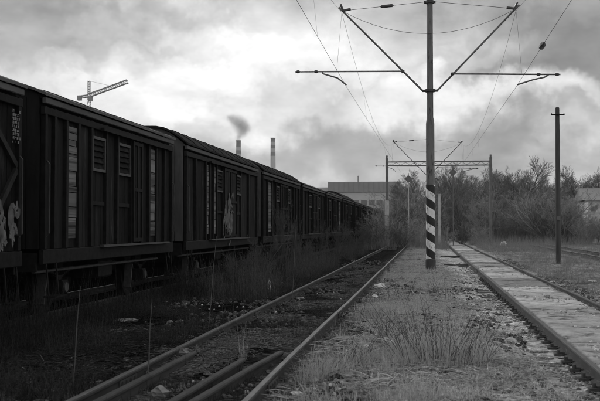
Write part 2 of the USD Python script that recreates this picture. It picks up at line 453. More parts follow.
def height(X, Y):
    P = np.stack([X * .55, Y * .55, np.zeros_like(X)], -1)
    h = (fbm(P, 4, 3) - .5) * .10
    P2 = np.stack([X * 4.1, Y * 4.1, np.ones_like(X)], -1)
    h = h + (fbm(P2, 3, 9) - .5) * .055
    bump = lambda c, w: np.exp(-((X - c) / w) ** 2)
    h = h - .05 * bump(1.45, .28) + .03 * bump(.2, 1.0) + .02 * bump(-2.4, .5) + .05 * bump(-4.6, .9)
    tr = (X > -1.55) & (X < 8)
    flat = np.zeros_like(X)
    for c, w in ((2.545, .95), (9.5, .95)):
        flat = np.maximum(flat, np.clip(1.6 - np.abs(X - c) / w, 0, 1))
    h = h * (1 - flat) + flat * -.03
    far = np.clip((np.hypot(X, Y) - 130) / 150, 0, 1)
    h = h + 1.7 * np.clip((-9.4 - X) / 3.5, 0, 1) ** 1.3
    return h * (1 - far) - .35 * np.clip((np.hypot(X, Y) - 400) / 600, 0, 1)


xs = np.concatenate([[-4000, -1500, -600, -250, -120, -60, -35, -22], axis((-16, -6, .4), (-6, 5, .085), (5, 9, .25), (9, 20, 1)), [24, 35, 60, 120, 250, 600, 1500, 4000]])
ys = np.concatenate([[-300, -100, -40, -15, -5], axis((0, 5, 1), (5, 22, .085), (22, 40, .2), (40, 80, .5), (80, 160, 3)), [180, 220, 300, 450, 700, 1200, 2200, 5000]])
GX, GY = np.meshgrid(xs, ys, indexing='ij')
V = np.stack([GX, GY, height(GX, GY)], -1).reshape(-1, 3)
nx, ny = GX.shape
I, J = np.meshgrid(np.arange(nx - 1), np.arange(ny - 1), indexing='ij')
Q = np.stack([I * ny + J, (I + 1) * ny + J, (I + 1) * ny + J + 1, I * ny + J + 1], -1).reshape(-1, 4)
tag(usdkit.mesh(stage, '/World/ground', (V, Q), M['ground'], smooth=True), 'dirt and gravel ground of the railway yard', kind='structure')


def gz(x, y):
    return float(height(np.array([float(x)]), np.array([float(y)]))[0])


def drop(u, v):
    p = on_z(u, v)
    return np.array([p[0], p[1], gz(p[0], p[1])])


# ------------------------------------------------------------------ tracks
RAILP = [(-.06, 0), (.06, 0), (.06, .012), (.012, .03), (.010, .105), (.034, .118), (.036, .138), (.026, .15), (-.026, .15), (-.036, .138), (-.034, .118), (-.010, .105), (-.012, .03), (-.06, .012)]


def rail(parent, name, pts, head='rail'):
    """body of the rail, with its worn running head as a sub-part"""
    pts = np.asarray(pts, float)
    m, hd = MB(), MB()
    for (x0, y0), (x1, y1) in zip(pts[:-1], pts[1:]):
        for mb, prof in ((m, RAILP), (hd, [(-.027, .1495), (.027, .1495), (.024, .1535), (-.024, .1535)])):
            n = len(prof)
            v = [(x0 + a, y0, b) for a, b in prof] + [(x1 + a, y1, b) for a, b in prof]
            mb.add(v, [(i, (i + 1) % n, n + (i + 1) % n, n + i) for i in range(n)])
    for (x, y), s in ((pts[0], 1), (pts[-1], -1)):
        n = len(RAILP)
        v = [(x + a, y, b) for a, b in RAILP] + [(x, y, .07)]
        m.add(v, [((i + 1) % n, i, n) if s > 0 else (i, (i + 1) % n, n) for i in range(n)])
    r = m.build(name, M['railside'], parent)
    hd.build('running_head', M[head], r)
    return r


def wavy(x, y0, y1, amp=.012, step=4.0, seed=0):
    r = random.Random(seed)
    ys_ = list(np.arange(y0, y1, step)) + [y1]
    return [(x + r.uniform(-amp, amp), y) for y in ys_]


def sleepers(t, xc, y0, y1, top, jitter, step=.65, seed=1, gone=0.0):
    r = random.Random(seed)
    y = y0
    while y < y1:
        if r.random() < gone:
            y += step
            continue
        w = .125 + r.uniform(-.01, .015)
        m = MB()
        a, b = xc - 1.25 + r.uniform(-jitter, jitter), xc + 1.25 + r.uniform(-jitter, jitter)
        dz = r.uniform(-.012, .012)
        tilt = r.uniform(-.02, .02)
        c = .02
        prof = [(-w + c, top), (-w, top - c), (-w, -.12), (w, -.12), (w, top - c), (w - c, top)]
        v = [(a, y + p - tilt, q + dz) for p, q in prof] + [(b, y + p + tilt, q + dz) for p, q in prof]
        n = len(prof)
        m.add(v, [(i, (i + 1) % n, n + (i + 1) % n, n + i) for i in range(n)])
        m.add(v[:n], [(0, 1, 2), (0, 2, 3), (0, 3, 4), (0, 4, 5)]).add(v[n:], [(0, 2, 1), (0, 3, 2), (0, 4, 3), (0, 5, 4)])
        m.build('sleeper', M['sleeper'], t)
        y += step


mid = thing('railway_track', 'overgrown middle railway track with doubled check rails at its near end', 'railway track')
rail(mid, 'rail', [(x - .0014 * y, y) for x, y in wavy(-3.07, 3, 76, seed=1)], 'railold')
rail(mid, 'rail', [(x - .0014 * y, y) for x, y in wavy(-1.56, 3, 76, seed=2)])
rail(mid, 'check_rail', [(-2.86, 3), (-2.84, 7.8), (-2.79, 11.1)], 'ironlight')
rail(mid, 'check_rail', [(-2.27, 3), (-2.20, 7.93), (-2.09, 10.6)], 'ironlight')
rail(mid, 'switch_rail', [(-2.22, 3), (-2.02, 7.95), (-1.88, 10.0), (-1.76, 11.3)], 'ironlight')
sleepers(mid, -2.35, 4.2, 40, .008, .06, seed=3, gone=.35)

y = 4.6
while y < 24:
    for x in (-3.07 - .0014 * y, -1.56 - .0014 * y):
        for sx in (-1, 1):
            if rnd.random() < .8:
                m = MB()
                m.box(x + sx * .10 - .045, x + sx * .10 + .045, y - .055, y + .055, .0, .026)
                m.tube([(x + sx * .10, y, .026), (x + sx * .10, y, .062)], .019, 6)
                m.build('rail_fastening', M['fast'], mid)
    y += .65
for yj in (9.4, 17.0):
    for x in (-3.07 - .0014 * yj, -1.56 - .0014 * yj):
        for sx in (-1, 1):
            m = MB()
            a, b = sorted((x + sx * .012, x + sx * .032))
            m.box(a, b, yj - .28, yj + .28, .035, .105, .004)
            for q in (-.2, -.07, .07, .2):
                a, b = sorted((x + sx * .032, x + sx * .05))
                m.box(a, b, yj + q - .016, yj + q + .016, .055, .087)
            m.build('joint_plate', M['fast'], mid)

rtk = thing('railway_track', 'straight right railway track with pale worn slabs laid between its rails', 'railway track')
rail(rtk, 'rail', wavy(1.79, 2, 112, .006, seed=4), 'raildark')
rail(rtk, 'rail', wavy(3.30, 2, 112, .006, seed=5), 'raildark')
sleepers(rtk, 2.545, 4.0, 30, -.035, .10, seed=6)
y = 4.0
while y < 30:
    for sx, x in ((-1, 1.79), (1, 3.30)):
        m = MB()
        m.box(x + sx * .125 - .055, x + sx * .125 + .055, y - .06, y + .06, .0, .030)
        m.tube([(x + sx * .125, y, .03), (x + sx * .125, y, .075)], .022, 6)
        m.box(min(x + sx * .05, x + sx * .10), max(x + sx * .05, x + sx * .10), y - .04, y + .04, .030, .048)
        m.build('rail_fastening', M['fast'], rtk)
    y += .65

y, k = 3.2, 0
qr = random.Random(31)
while y < 84:
    ln = 1.98
    nxs, nys = (16, 22) if y < 30 else (6, 6)
    u_, w_ = np.linspace(-1, 1, nxs), np.linspace(-1, 1, nys)
    GU, GW = np.meshgrid(u_, w_, indexing='ij')
    X = 2.545 + GU * (.705 + .02 * (fbm(np.stack([GU * 0, (y + GW) * 2.2, GU * 0 + k], -1), 3, 4) - .5))
    Y = y + ln / 2 + GW * (ln / 2 - .034 + .05 * (fbm(np.stack([X * 3.1, GW * 0, GW * 0 + k * 1.7], -1), 3, 6) - .5))
    edge = np.maximum(np.clip((np.abs(GU) - .93) / .07, 0, 1), np.clip((np.abs(GW) - .955) / .045, 0, 1))
    Z = .098 + qr.uniform(-.022, .012) + GU * qr.uniform(-.008, .008) + GW * qr.uniform(-.009, .009) + (fbm(np.stack([X * 1.3, Y * 1.3, X * 0], -1), 2, 21) - .5) * .010 - edge ** 2 * (.012 + .035 * fbm(np.stack([X * 6, Y * 6, X * 0], -1), 2, 2))
    v = np.stack([X, Y, Z], -1).reshape(-1, 3)
    I, J = np.meshgrid(np.arange(nxs - 1), np.arange(nys - 1), indexing='ij')
    top = np.stack([I * nys + J, (I + 1) * nys + J, (I + 1) * nys + J + 1, I * nys + J + 1], -1).reshape(-1, 4)
    ring = [i * nys for i in range(nxs)] + [(nxs - 1) * nys + j for j in range(1, nys)] + [i * nys + nys - 1 for i in range(nxs - 2, -1, -1)] + [j for j in range(nys - 2, 0, -1)]
    n0, nr = len(v), len(ring)
    v = np.vstack([v, v[ring] - [0, 0, .12]])
    side = [(ring[(i + 1) % nr], ring[i], n0 + i, n0 + (i + 1) % nr) for i in range(nr)]
    sm = MB(); sm.add(v, np.vstack([top, side]))
    sm.build('slab', M['slab'], rtk, smooth=40)
    y += 2.0
    k += 1

ftk = thing('railway_track', 'farthest right railway track, half hidden in pale dry grass', 'railway track')
rail(ftk, 'rail', wavy(8.72, 20, 112, .01, seed=7))
rail(ftk, 'rail', wavy(10.22, 20, 112, .01, seed=8))
sleepers(ftk, 9.47, 30, 60, -.01, .08, seed=9)

ttk = thing('railway_track', 'dark left railway track carrying the row of freight wagons', 'railway track')
rail(ttk, 'rail', wavy(-8.15, 1, 120, .004, seed=10), 'railside')
rail(ttk, 'rail', wavy(-6.65, 1, 120, .004, seed=11), 'railside')


# ------------------------------------------------------------------ freight wagons
TC = -7.4
HW = 1.36
FLOOR, EAVE = 1.30, 3.74
WORDS = ['second', 'third', 'fourth', 'fifth', 'sixth', 'seventh', 'eighth', 'ninth', 'last']


def blob(cx, cz, r, seed, sx=1.0, sz=1.0, n=14):
    q = random.Random(seed)
    return [(cx + sx * r * (1 + q.uniform(-.3, .3)) * math.cos(2 * PI * i / n), cz + sz * r * (1 + q.uniform(-.3, .3)) * math.sin(2 * PI * i / n)) for i in range(n)]


def decal(m, pts, x, d=.004):
    """flat painted shape (y, z) on a wagon's side at x"""
    n = len(pts)
    c = np.mean(pts, axis=0)
    v = [(x, a, b) for a, b in pts] + [(x, c[0], c[1])]
    m.add(v, [(i, (i + 1) % n, n) for i in range(n)])


def stroke(m, pts, w, x):
    p = np.asarray(pts, float)
    t = np.gradient(p, axis=0)
    t /= np.linalg.norm(t, axis=1, keepdims=True) + 1e-9
    nn = np.stack([-t[:, 1], t[:, 0]], 1) * w / 2
    v = [(x, *q) for q in p + nn] + [(x, *q) for q in p - nn]
    k = len(p)
    m.add(v, [(i, k + i, k + i + 1, i + 1) for i in range(k - 1)])


def wagon(y0, y1, label, arch, bays, axles, near=False, palend=False, brace=False, graffiti=(), marks=(), bmat='board', detail=True):
    t = thing('freight_wagon', label, 'freight wagon', (TC, (y0 + y1) / 2, 0), group='covered freight wagons of the train on the left')
    L2 = (y1 - y0) / 2
    P = lambda y: y - (y0 + y1) / 2
    # shell
    MB().box(-HW + .05, HW - .05, -L2 + .05, L2 - .05, FLOOR, EAVE + .02).build('body', M['board2'], t)
    for s in (-1, 1):
        e = MB()
        n = 12
        for k in range(n):
            a, b = -HW + .03 + k * (2 * HW - .06) / n, -HW + .03 + (k + 1) * (2 * HW - .06) / n - .012
            yy = sorted((s * (L2 - .05), s * (L2 - .01)))
            e.box(a, b, yy[0], yy[1], FLOOR, EAVE - .02)
        ew = e.build('end_wall', M['endpale' if palend and s < 0 else bmat], t)
        for xx in (-.95, -.32, .32, .95):
            yy = sorted((s * (L2 - .01), s * (L2 + .06)))
            MB().box(xx - .045, xx + .045, yy[0], yy[1], FLOOR - .05, EAVE - .05).build('end_post', M['iron'], t)
    # roof: arch with overhang
    n = 14
    xs_ = [(-HW - .10) + (2 * HW + .20) * k / n for k in range(n + 1)]
    za = [EAVE + .03 + arch * (1 - max(0.0, 1 - (HW + .10 - abs(x)) / .8) ** 1.6) + .04 * (1 - (x / HW) ** 2 * .86) for x in xs_]
    prof = [(x, zz) for x, zz in zip(xs_[::-1], za[::-1])]
    low = [(x, zz - .045) for x, zz in zip(xs_, za)]
    ring = low + prof
    m = MB()
    k = len(ring)
    v = [(a, -L2 - .06, b) for a, b in ring] + [(a, L2 + .06, b) for a, b in ring]
    m.add(v, [(i, (i + 1) % k, k + (i + 1) % k, k + i) for i in range(k)])
    for off, s in ((0, 1), (k, -1)):
        f = []
        for i in range(n):
            q = (i, i + 1, k - 2 - i, k - 1 - i)
            f.append(tuple(off + a for a in (q if s < 0 else q[::-1])))
        m.add(v, f)
    rm = M['roofdark' if arch > .3 else 'roof']
    rf = m.build('roof', rm, t, smooth=25)
    # end gables under the arch
    for s in (-1, 1):
        gm = MB()
        yy = s * (L2 - .03)
        pts = [(x * .93, min(zz - .02, zz)) for x, zz in zip(xs_, za)]
        v = [(a, yy, b - .02) for a, b in pts] + [(a, yy, EAVE - .05) for a, b in pts]
        v += [(a, yy - s * .03, b) for a, _, b in v]
        kk = len(pts)
        f = []
        for i in range(kk - 1):
            f += [(i, i + 1, kk + i + 1, kk + i), (2 * kk + i, 3 * kk + i, 3 * kk + i + 1, 2 * kk + i + 1)]
        gm.add(v, f)
        gm.build('gable', M['endpale' if palend and s < 0 else bmat], t)
    yy = -L2 + .9
    while yy < L2 - .3 and detail:
        sm = MB()
        for i in range(n):
            sm.bar((xs_[i], yy, za[i] + .008), (xs_[i + 1], yy, za[i + 1] + .008), .05, .016)
        sm.build('roof_seam', rm, rf)
        yy += 1.15
    for s in (-1, 1):
        a, b = sorted((s * (HW + .015), s * (HW + .075)))
        MB().box(a, b, -L2, L2, EAVE - .13, EAVE - .03, .012).build('eave_rail', M['roof'], t)
        a, b = sorted((s * (HW - .01), s * (HW + .05)))
        MB().box(a, b, -L2 - .02, L2 + .02, FLOOR - .24, FLOOR - .005, .012).build('solebar', M['iron'], t)
        MB().box(a, b + (.01 if s > 0 else 0), -L2, L2, EAVE - .30, EAVE - .18, .008).build('top_rail', M['iron'], t)
    # bays of the side that faces the photograph, and a plain far side
    for s in (1,):
        ribs = set()
        for (a, b, kind) in bays:
            a, b = P(a), P(b)
            ribs.update((round(a, 3), round(b, 3)))
            nb = max(1, round((b - a) / .16))
            pm = MB()
            for k in range(nb):
                c, d = a + (b - a) * k / nb + .004, a + (b - a) * (k + 1) / nb - .004
                pm.box(HW - .05, HW - .012 + rnd.uniform(-.004, .004), c, d, FLOOR, EAVE - .16)
            if kind == 'door':
                pm.build('side_panel', M['board2'], t)
                dm = MB()
                w = b - a
                nb = max(2, round(w / .2))
                for k in range(nb):
                    dm.box(HW + .025, HW + .06 + rnd.uniform(-.004, .004), a + w * k / nb + .004, a + w * (k + 1) / nb - .004, FLOOR + .07, EAVE - .34)
                door = dm.build('sliding_door', M[bmat], t)
                fm = MB()
                for yy in (a + .03, b - .03, (a + b) / 2):
                    fm.box(HW + .062, HW + .09, yy - .035, yy + .035, FLOOR + .05, EAVE - .32)
                for zz in (FLOOR + .09, (FLOOR + EAVE) / 2 - .1, EAVE - .37):
                    fm.box(HW + .064, HW + .087, a + .066, (a + b) / 2 - .036, zz - .035, zz + .035)
                    fm.box(HW + .064, HW + .087, (a + b) / 2 + .036, b - .066, zz - .035, zz + .035)
                fm.build('door_frame', M['iron'], door)
                MB().tube([(HW + .13, a + .2, FLOOR + .75), (HW + .13, a + .2, FLOOR + 1.15)], .014, 6).build('door_handle', M['ironlight'], door)
            else:
                pm.build('side_panel', M[bmat], t)
            if kind == 'vent':
                fm = MB()
                z0, z1 = 2.72, 3.26
                for (c, d, e, f_) in ((a + .05, b - .05, z0 - .05, z0), (a + .05, b - .05, z1, z1 + .05), (a + .05, a + .10, z0, z1), (b - .10, b - .05, z0, z1)):
                    fm.box(HW - .012, HW + .045, c, d, e, f_)
                hatch = fm.build('vent_frame', M['ironlight'], t)
                for k in range(5):
                    zz = z0 + (z1 - z0) * (k + .5) / 5
                    lm = MB()
                    lm.add([(HW - .005, a + .1, zz + .045), (HW + .035, a + .1, zz - .045), (HW + .035, b - .1, zz - .045), (HW - .005, b - .1, zz + .045),
                            (HW - .012, a + .1, zz + .035), (HW + .026, a + .1, zz - .052), (HW + .026, b - .1, zz - .052), (HW - .012, b - .1, zz + .035)],
                           [(0, 1, 2, 3), (7, 6, 5, 4), (0, 4, 5, 1), (1, 5, 6, 2), (2, 6, 7, 3), (3, 7, 4, 0)])
                    lm.build('louvre', M['board'], hatch)
                MB().box(HW - .01, HW + .03, a + .08, b - .08, FLOOR + .75, FLOOR + .82).build('latch_bar', M['iron'], t)
            if kind == 'strip':
                sm = MB()
                z0 = FLOOR + .16
                zz = z0
                while zz < 3.34:
                    h = rnd.uniform(.10, .30)
                    sm.box(HW - .012, HW + .018 + rnd.uniform(-.003, .003), a + .05, b - .05 - rnd.choice([0, 0, .04]), zz, min(3.36, zz + h - .012))
                    zz += h
                sm.build('pale_strip', M['strip'], t)
            if kind == 'brace':
                bm = MB()
                bm.bar((HW + .015, a + .05, EAVE - .35), (HW + .015, b - .05, FLOOR + 1.25), .05, .09)
                bm.bar((HW + .015, a + .05, FLOOR + .05), (HW + .015, b - .05, FLOOR + 1.20), .05, .09)
                bm.build('diagonal_brace', M['brace'], t)
        for yy in sorted(ribs):
            MB().box(HW - .02, HW + .055, yy - .045, yy + .045, FLOOR - .005, EAVE - .165, .01).build('rib', M['iron'], t)
    doors = [(P(a), P(b)) for a, b, k in bays if k == 'door']
    if doors:
        a, b = doors[0][0] - 1.9, doors[-1][1] + 1.9
        a, b = max(a, -L2 + .1), min(b, L2 - .1)
        MB().box(HW + .06, HW + .14, a, b, FLOOR - .02, FLOOR + .02).build('door_rail', M['ironlight'], t)  # paler iron paints the light falling on this lower rail
        MB().box(HW + .062, HW + .13, a, b, EAVE - .31, EAVE - .25).build('door_rail', M['iron'], t)
    MB().box(-HW + .03, -HW + .05, -L2 + .04, L2 - .04, FLOOR, EAVE - .02).build('side_panel', M['board2'], t)
    # running gear
    MB().box(-.55, .55, -L2 + .1, L2 - .1, FLOOR - .28, FLOOR - .02).build('underframe', M['iron'], t)
    for ay in axles:
        ay = P(ay)
        ax = MB().tube([(-.95, ay, .15 + .46), (.95, ay, .15 + .46)], .07, 8).build('axle', M['iron'], t)
        for s in (-1, 1):
            w = MB()
            x = s * .75
            w.disc_x(x - s * .075, x + s * .065, ay, .15 + .46, [(0, .10), (0, .485), (.22, .485), (.25, .465), (1, .455), (1, .37), (.70, .33), (.66, .14), (1.15, .12), (1.15, .0)], 24)
            w.build('wheel', M['wheel'], t, smooth=35)
            m = MB()
            xa, xb = sorted((s * .93, s * 1.20))
            m.box(xa, xb, ay - .13, ay + .13, .49, .74, .03)
            abx = m.build('axle_box', M['iron'], t)
            MB().disc_x(s * 1.20, s * 1.225, ay, .615, [(0, .09), (1, .085), (1, 0)], 12).build('box_cover', M['ironlight'], abx)
            sp = MB()
            for k in range(5):
                hl = .58 - k * .09
                pts = [(s * 1.06, ay + q * hl, .94 - .13 * (1 - abs(q) ** 2) * 1 + .0 - k * .018) for q in (-1, -.6, -.2, .2, .6, 1)]
                for p, q in zip(pts[:-1], pts[1:]):
                    sp.bar(p, q, .09, .015)
            sp.build('leaf_spring', M['iron'], t)
            gd = MB()
            xa, xb = sorted((s * .90, s * .925))
            for q in (-1, 1):
                gd.add([(xa, ay + q * .15, .42), (xb, ay + q * .15, .42), (xb, ay + q * .23, .42), (xa, ay + q * .23, .42),
                        (xa, ay + q * .15, 1.05), (xb, ay + q * .15, 1.05), (xb, ay + q * .62, 1.05), (xa, ay + q * .62, 1.05)],
                       [(0, 1, 2, 3), (7, 6, 5, 4), (0, 4, 5, 1), (1, 5, 6, 2), (2, 6, 7, 3), (3, 7, 4, 0)])
            gd.build('axle_guard', M['iron'], t)
            if s > 0 and detail:
                MB().bar((s * 1.0, ay - .62, .36), (s * 1.0, ay - .50, .86), .05, .16).build('brake_shoe', M['ironlight'], t)
    for e in (-1, 1):
        for s in (-1, 1):
            m = MB()
            y_a = e * L2
            m.tube([(s * .875, y_a + e * .0, 1.08), (s * .875, y_a + e * .30, 1.08)], [.10, .085], 10)
            bf = m.build('buffer', M['iron'], t)
            MB().tube([(s * .875, y_a + e * .30, 1.08), (s * .875, y_a + e * .335, 1.08), (s * .875, y_a + e * .36, 1.08)], [.21, .21, .12], 14).build('buffer_head', M['iron'], bf)
        MB().box(-1.3, 1.3, min(e * (L2 - .02), e * (L2 + .03)), max(e * (L2 - .02), e * (L2 + .03)), FLOOR - .36, FLOOR - .06).build('buffer_beam', M['iron'], t)
        MB().tube([(0, e * L2, 1.05), (0, e * (L2 + .38), .98)], .05, 8).build('coupling', M['iron'], t)
        if detail:
            st = MB()
            yy = e * (L2 - .35)
            for q in (-.2, .2):
                st.bar((HW + .03, yy + q, FLOOR - .2), (HW + .08, yy + q, .55), .03, .02)
            st.box(HW + .01, HW + .22, yy - .24, yy + .24, .53, .555)
            st.build('step', M['iron'], t)
            MB().tube([(HW + .06, e * (L2 - .10), FLOOR + .2), (HW + .10, e * (L2 - .10), FLOOR + .25), (HW + .10, e * (L2 - .10), FLOOR + 1.35), (HW + .06, e * (L2 - .10), FLOOR + 1.4)], .014, 6).build('handrail', M['ironlight'], t)
    if detail:
        MB().tube([(HW - .25, -L2 + .3, .92), (HW - .25, L2 - .3, .92)], .03, 6).build('brake_rod', M['ironlight'], t)
        MB().box(.6, 1.1, -.45, .35, .66, 1.02, .04).build('battery_box', M['iron'], t)
    for fn in graffiti:
        m = MB()
        fn(m, P)
        m.build('graffiti', M['graffiti'], t)
    for fn in marks:
        m = MB()
        fn(m, P)
        m.build('painted_marks', M['letter'], t)
    return t


XP = HW + .06


def graf_letters(m, P):     # loose rounded letter shapes, big and pale, on the nearest wagon's lower side
    r = random.Random(9)
    for k, (yc, zc, rr) in enumerate(((12.60, 1.84, .17), (12.72, 1.58, .14), (12.98, 1.78, .15), (12.60, 1.45, .11), (13.02, 1.52, .13), (13.14, 1.92, .09))):
        decal(m, blob(P(yc), zc, rr, 70 + k, .6, 1.15, 13), XP + .001 * k)
        a0 = r.uniform(0, 6)
        stroke(m, [(P(yc) + rr * .8 * math.cos(a0 + q * .55), zc + rr * 1.3 * math.sin(a0 + q * .55)) for q in range(7)], .07, XP + .008 + .001 * k)


def marks_stack(ya, yb, z0, z1, n):
    def fn(m, P):           # short worn rows of stencil marks, too worn to read
        r = random.Random(int(ya * 10))
        for i in range(n):
            zz = z1 - (z1 - z0) * i / (n - 1)
            y = ya
            while y < yb:
                w = r.uniform(.03, .07)
                if r.random() < .8:
                    m.add([(XP - .001, P(y), zz - .022), (XP - .001, P(y + w), zz - .022), (XP - .001, P(y + w), zz + .022), (XP - .001, P(y), zz + .022)], [(0, 1, 2, 3)])
                y += w + .018
    return fn


def graf_tag(yc, zc, s, seed):
    def fn(m, P):           # a sprayed scrawl of loops
        r = random.Random(seed)
        for k in range(5):
            cy, cz = P(yc) + r.uniform(-.6, .6) * s, zc + r.uniform(-.5, .5) * s
            a0 = r.uniform(0, 6)
            pts = [(cy + s * r.uniform(.16, .3) * math.cos(a0 + q * .7), cz + s * r.uniform(.2, .4) * math.sin(a0 + q * .7)) for q in range(8)]
            stroke(m, pts, .06 * s, XP + .031 + .001 * k)
        for q, (dy, dz, rr) in enumerate(((0, -.1, .33), (-.38, .12, .24), (.36, -.22, .26), (.12, .38, .22))):
            decal(m, blob(P(yc) + dy * s, zc + dz * s, rr * s, seed + q, .8, 1.3), XP + .036 - .001 * q)
    return fn


def plain_bays(y0, y1, kinds):
    w = (y1 - y0 - .16) / len(kinds)
    return [(y0 + .08 + w * i, y0 + .08 + w * (i + 1), k) for i, k in enumerate(kinds)]


wagon(3.3, 13.34, 'nearest dark wagon with diagonal braces, cut off by the left edge, pale graffiti below', .20,
      plain_bays(3.3, 13.34, ['brace', 'panel', 'door', 'door', 'panel', 'panel', 'brace', 'brace']), (5.6, 11.9), near=True, graffiti=(graf_letters,), marks=(marks_stack(12.98, 13.2, 2.9, 3.35, 9),), bmat='board2')
wagon(14.15, 21.75, 'dark wagon with two louvred hatches and two tall pale strips on its side', .20,
      [(14.23, 14.62, 'panel'), (14.62, 15.12, 'panel'), (15.12, 15.68, 'strip'), (15.68, 16.30, 'panel'), (16.30, 17.10, 'vent'), (17.10, 17.74, 'panel'), (17.74, 18.62, 'vent'),
       (18.62, 19.25, 'door'), (19.25, 19.86, 'panel'), (19.86, 20.42, 'strip'), (20.42, 21.05, 'panel'), (21.05, 21.67, 'panel')], (15.6, 20.2), near=True)
wagon(23.0, 33.1, 'high arched wagon with pale end wall and a pale graffiti scrawl on its side', .40,
      [(23.08, 24.0, 'panel'), (24.0, 25.2, 'panel'), (25.2, 25.62, 'strip'), (25.62, 26.1, 'panel'), (26.1, 26.5, 'strip'), (26.5, 27.4, 'vent'), (27.4, 29.2, 'door'), (29.2, 30.1, 'vent'), (30.1, 31.4, 'panel'), (31.4, 33.02, 'panel')],
      (25.0, 31.0), palend=True, graffiti=(graf_tag(27.9, 1.95, 1.05, 3),))
wagon(34.2, 44.3, 'second high arched wagon, with a single pale strip, behind the scrawled one', .40,
      plain_bays(34.2, 44.3, ['panel', 'strip', 'panel', 'vent', 'door', 'door', 'vent', 'panel', 'panel', 'panel']), (36.2, 42.2), palend=True, bmat='board2')
rest = [(45.3, 55.4, .20, 'low roofed wagon right after the second high arched one', 0), (56.5, 66.6, .20, 'low roofed wagon halfway along the train, before the third arched roof', 1),
        (67.7, 77.8, .44, 'third high arched wagon, far along the train where its roof line jumps', 0), (78.9, 89.0, .20, 'low roofed wagon behind the third arched roof', 1),
        (90.1, 100.2, .20, 'last wagon but one at the far end of the train', 0), (101.3, 115.4, .20, 'last wagon of the train, reaching the bushes below the long hall', 1)]
for a, b, ar, lab, k in rest:
    wagon(a, b, lab, ar, plain_bays(a, b, [['panel', 'panel', 'vent', 'door', 'door', 'vent', 'panel', 'panel'], ['panel', 'vent', 'panel', 'door', 'door', 'panel', 'strip', 'panel']][k]),
          (a + 2, b - 2), palend=ar > .4, bmat=['board', 'board2'][k], detail=False)

# ------------------------------------------------------------------ overhead line masts
def spiral(m, r, z0, z1, a0, a1, pitch, n=28):
    """one band of the helical stripe: between a0 and a1 of the turn"""
    nz = int((z1 - z0) / .04)
    v, f = [], []
    for i in range(nz + 1):
        zz = z0 + (z1 - z0) * i / nz
        base = -2 * PI * zz / pitch
        for j in range(9):
            a = base + a0 + (a1 - a0) * j / 8
            v.append((r * math.cos(a), r * math.sin(a), zz))
    for i in range(nz):
        for j in range(8):
            f.append((i * 9 + j, i * 9 + j + 1, (i + 1) * 9 + j + 1, (i + 1) * 9 + j))
    m.add(v, f)


def lathe_z(m, prof, n=18):
    ang = np.arange(n) * 2 * PI / n
    v, f = [], []
    for r, zz in prof:
        v += [(r * math.cos(a), r * math.sin(a), zz) for a in ang]
    for k in range(len(prof) - 1):
        for i in range(n):
            j = (i + 1) % n
            f.append((k * n + i, k * n + j, (k + 1) * n + j, (k + 1) * n + i))
    v.append((0, 0, prof[-1][1]))
    f2 = [((len(prof) - 1) * n + i, (len(prof) - 1) * n + (i + 1) % n, len(prof) * n) for i in range(n)]
    m.add(v, np.array(f))
    m.f.append(np.array(f2) + m.n - len(v))


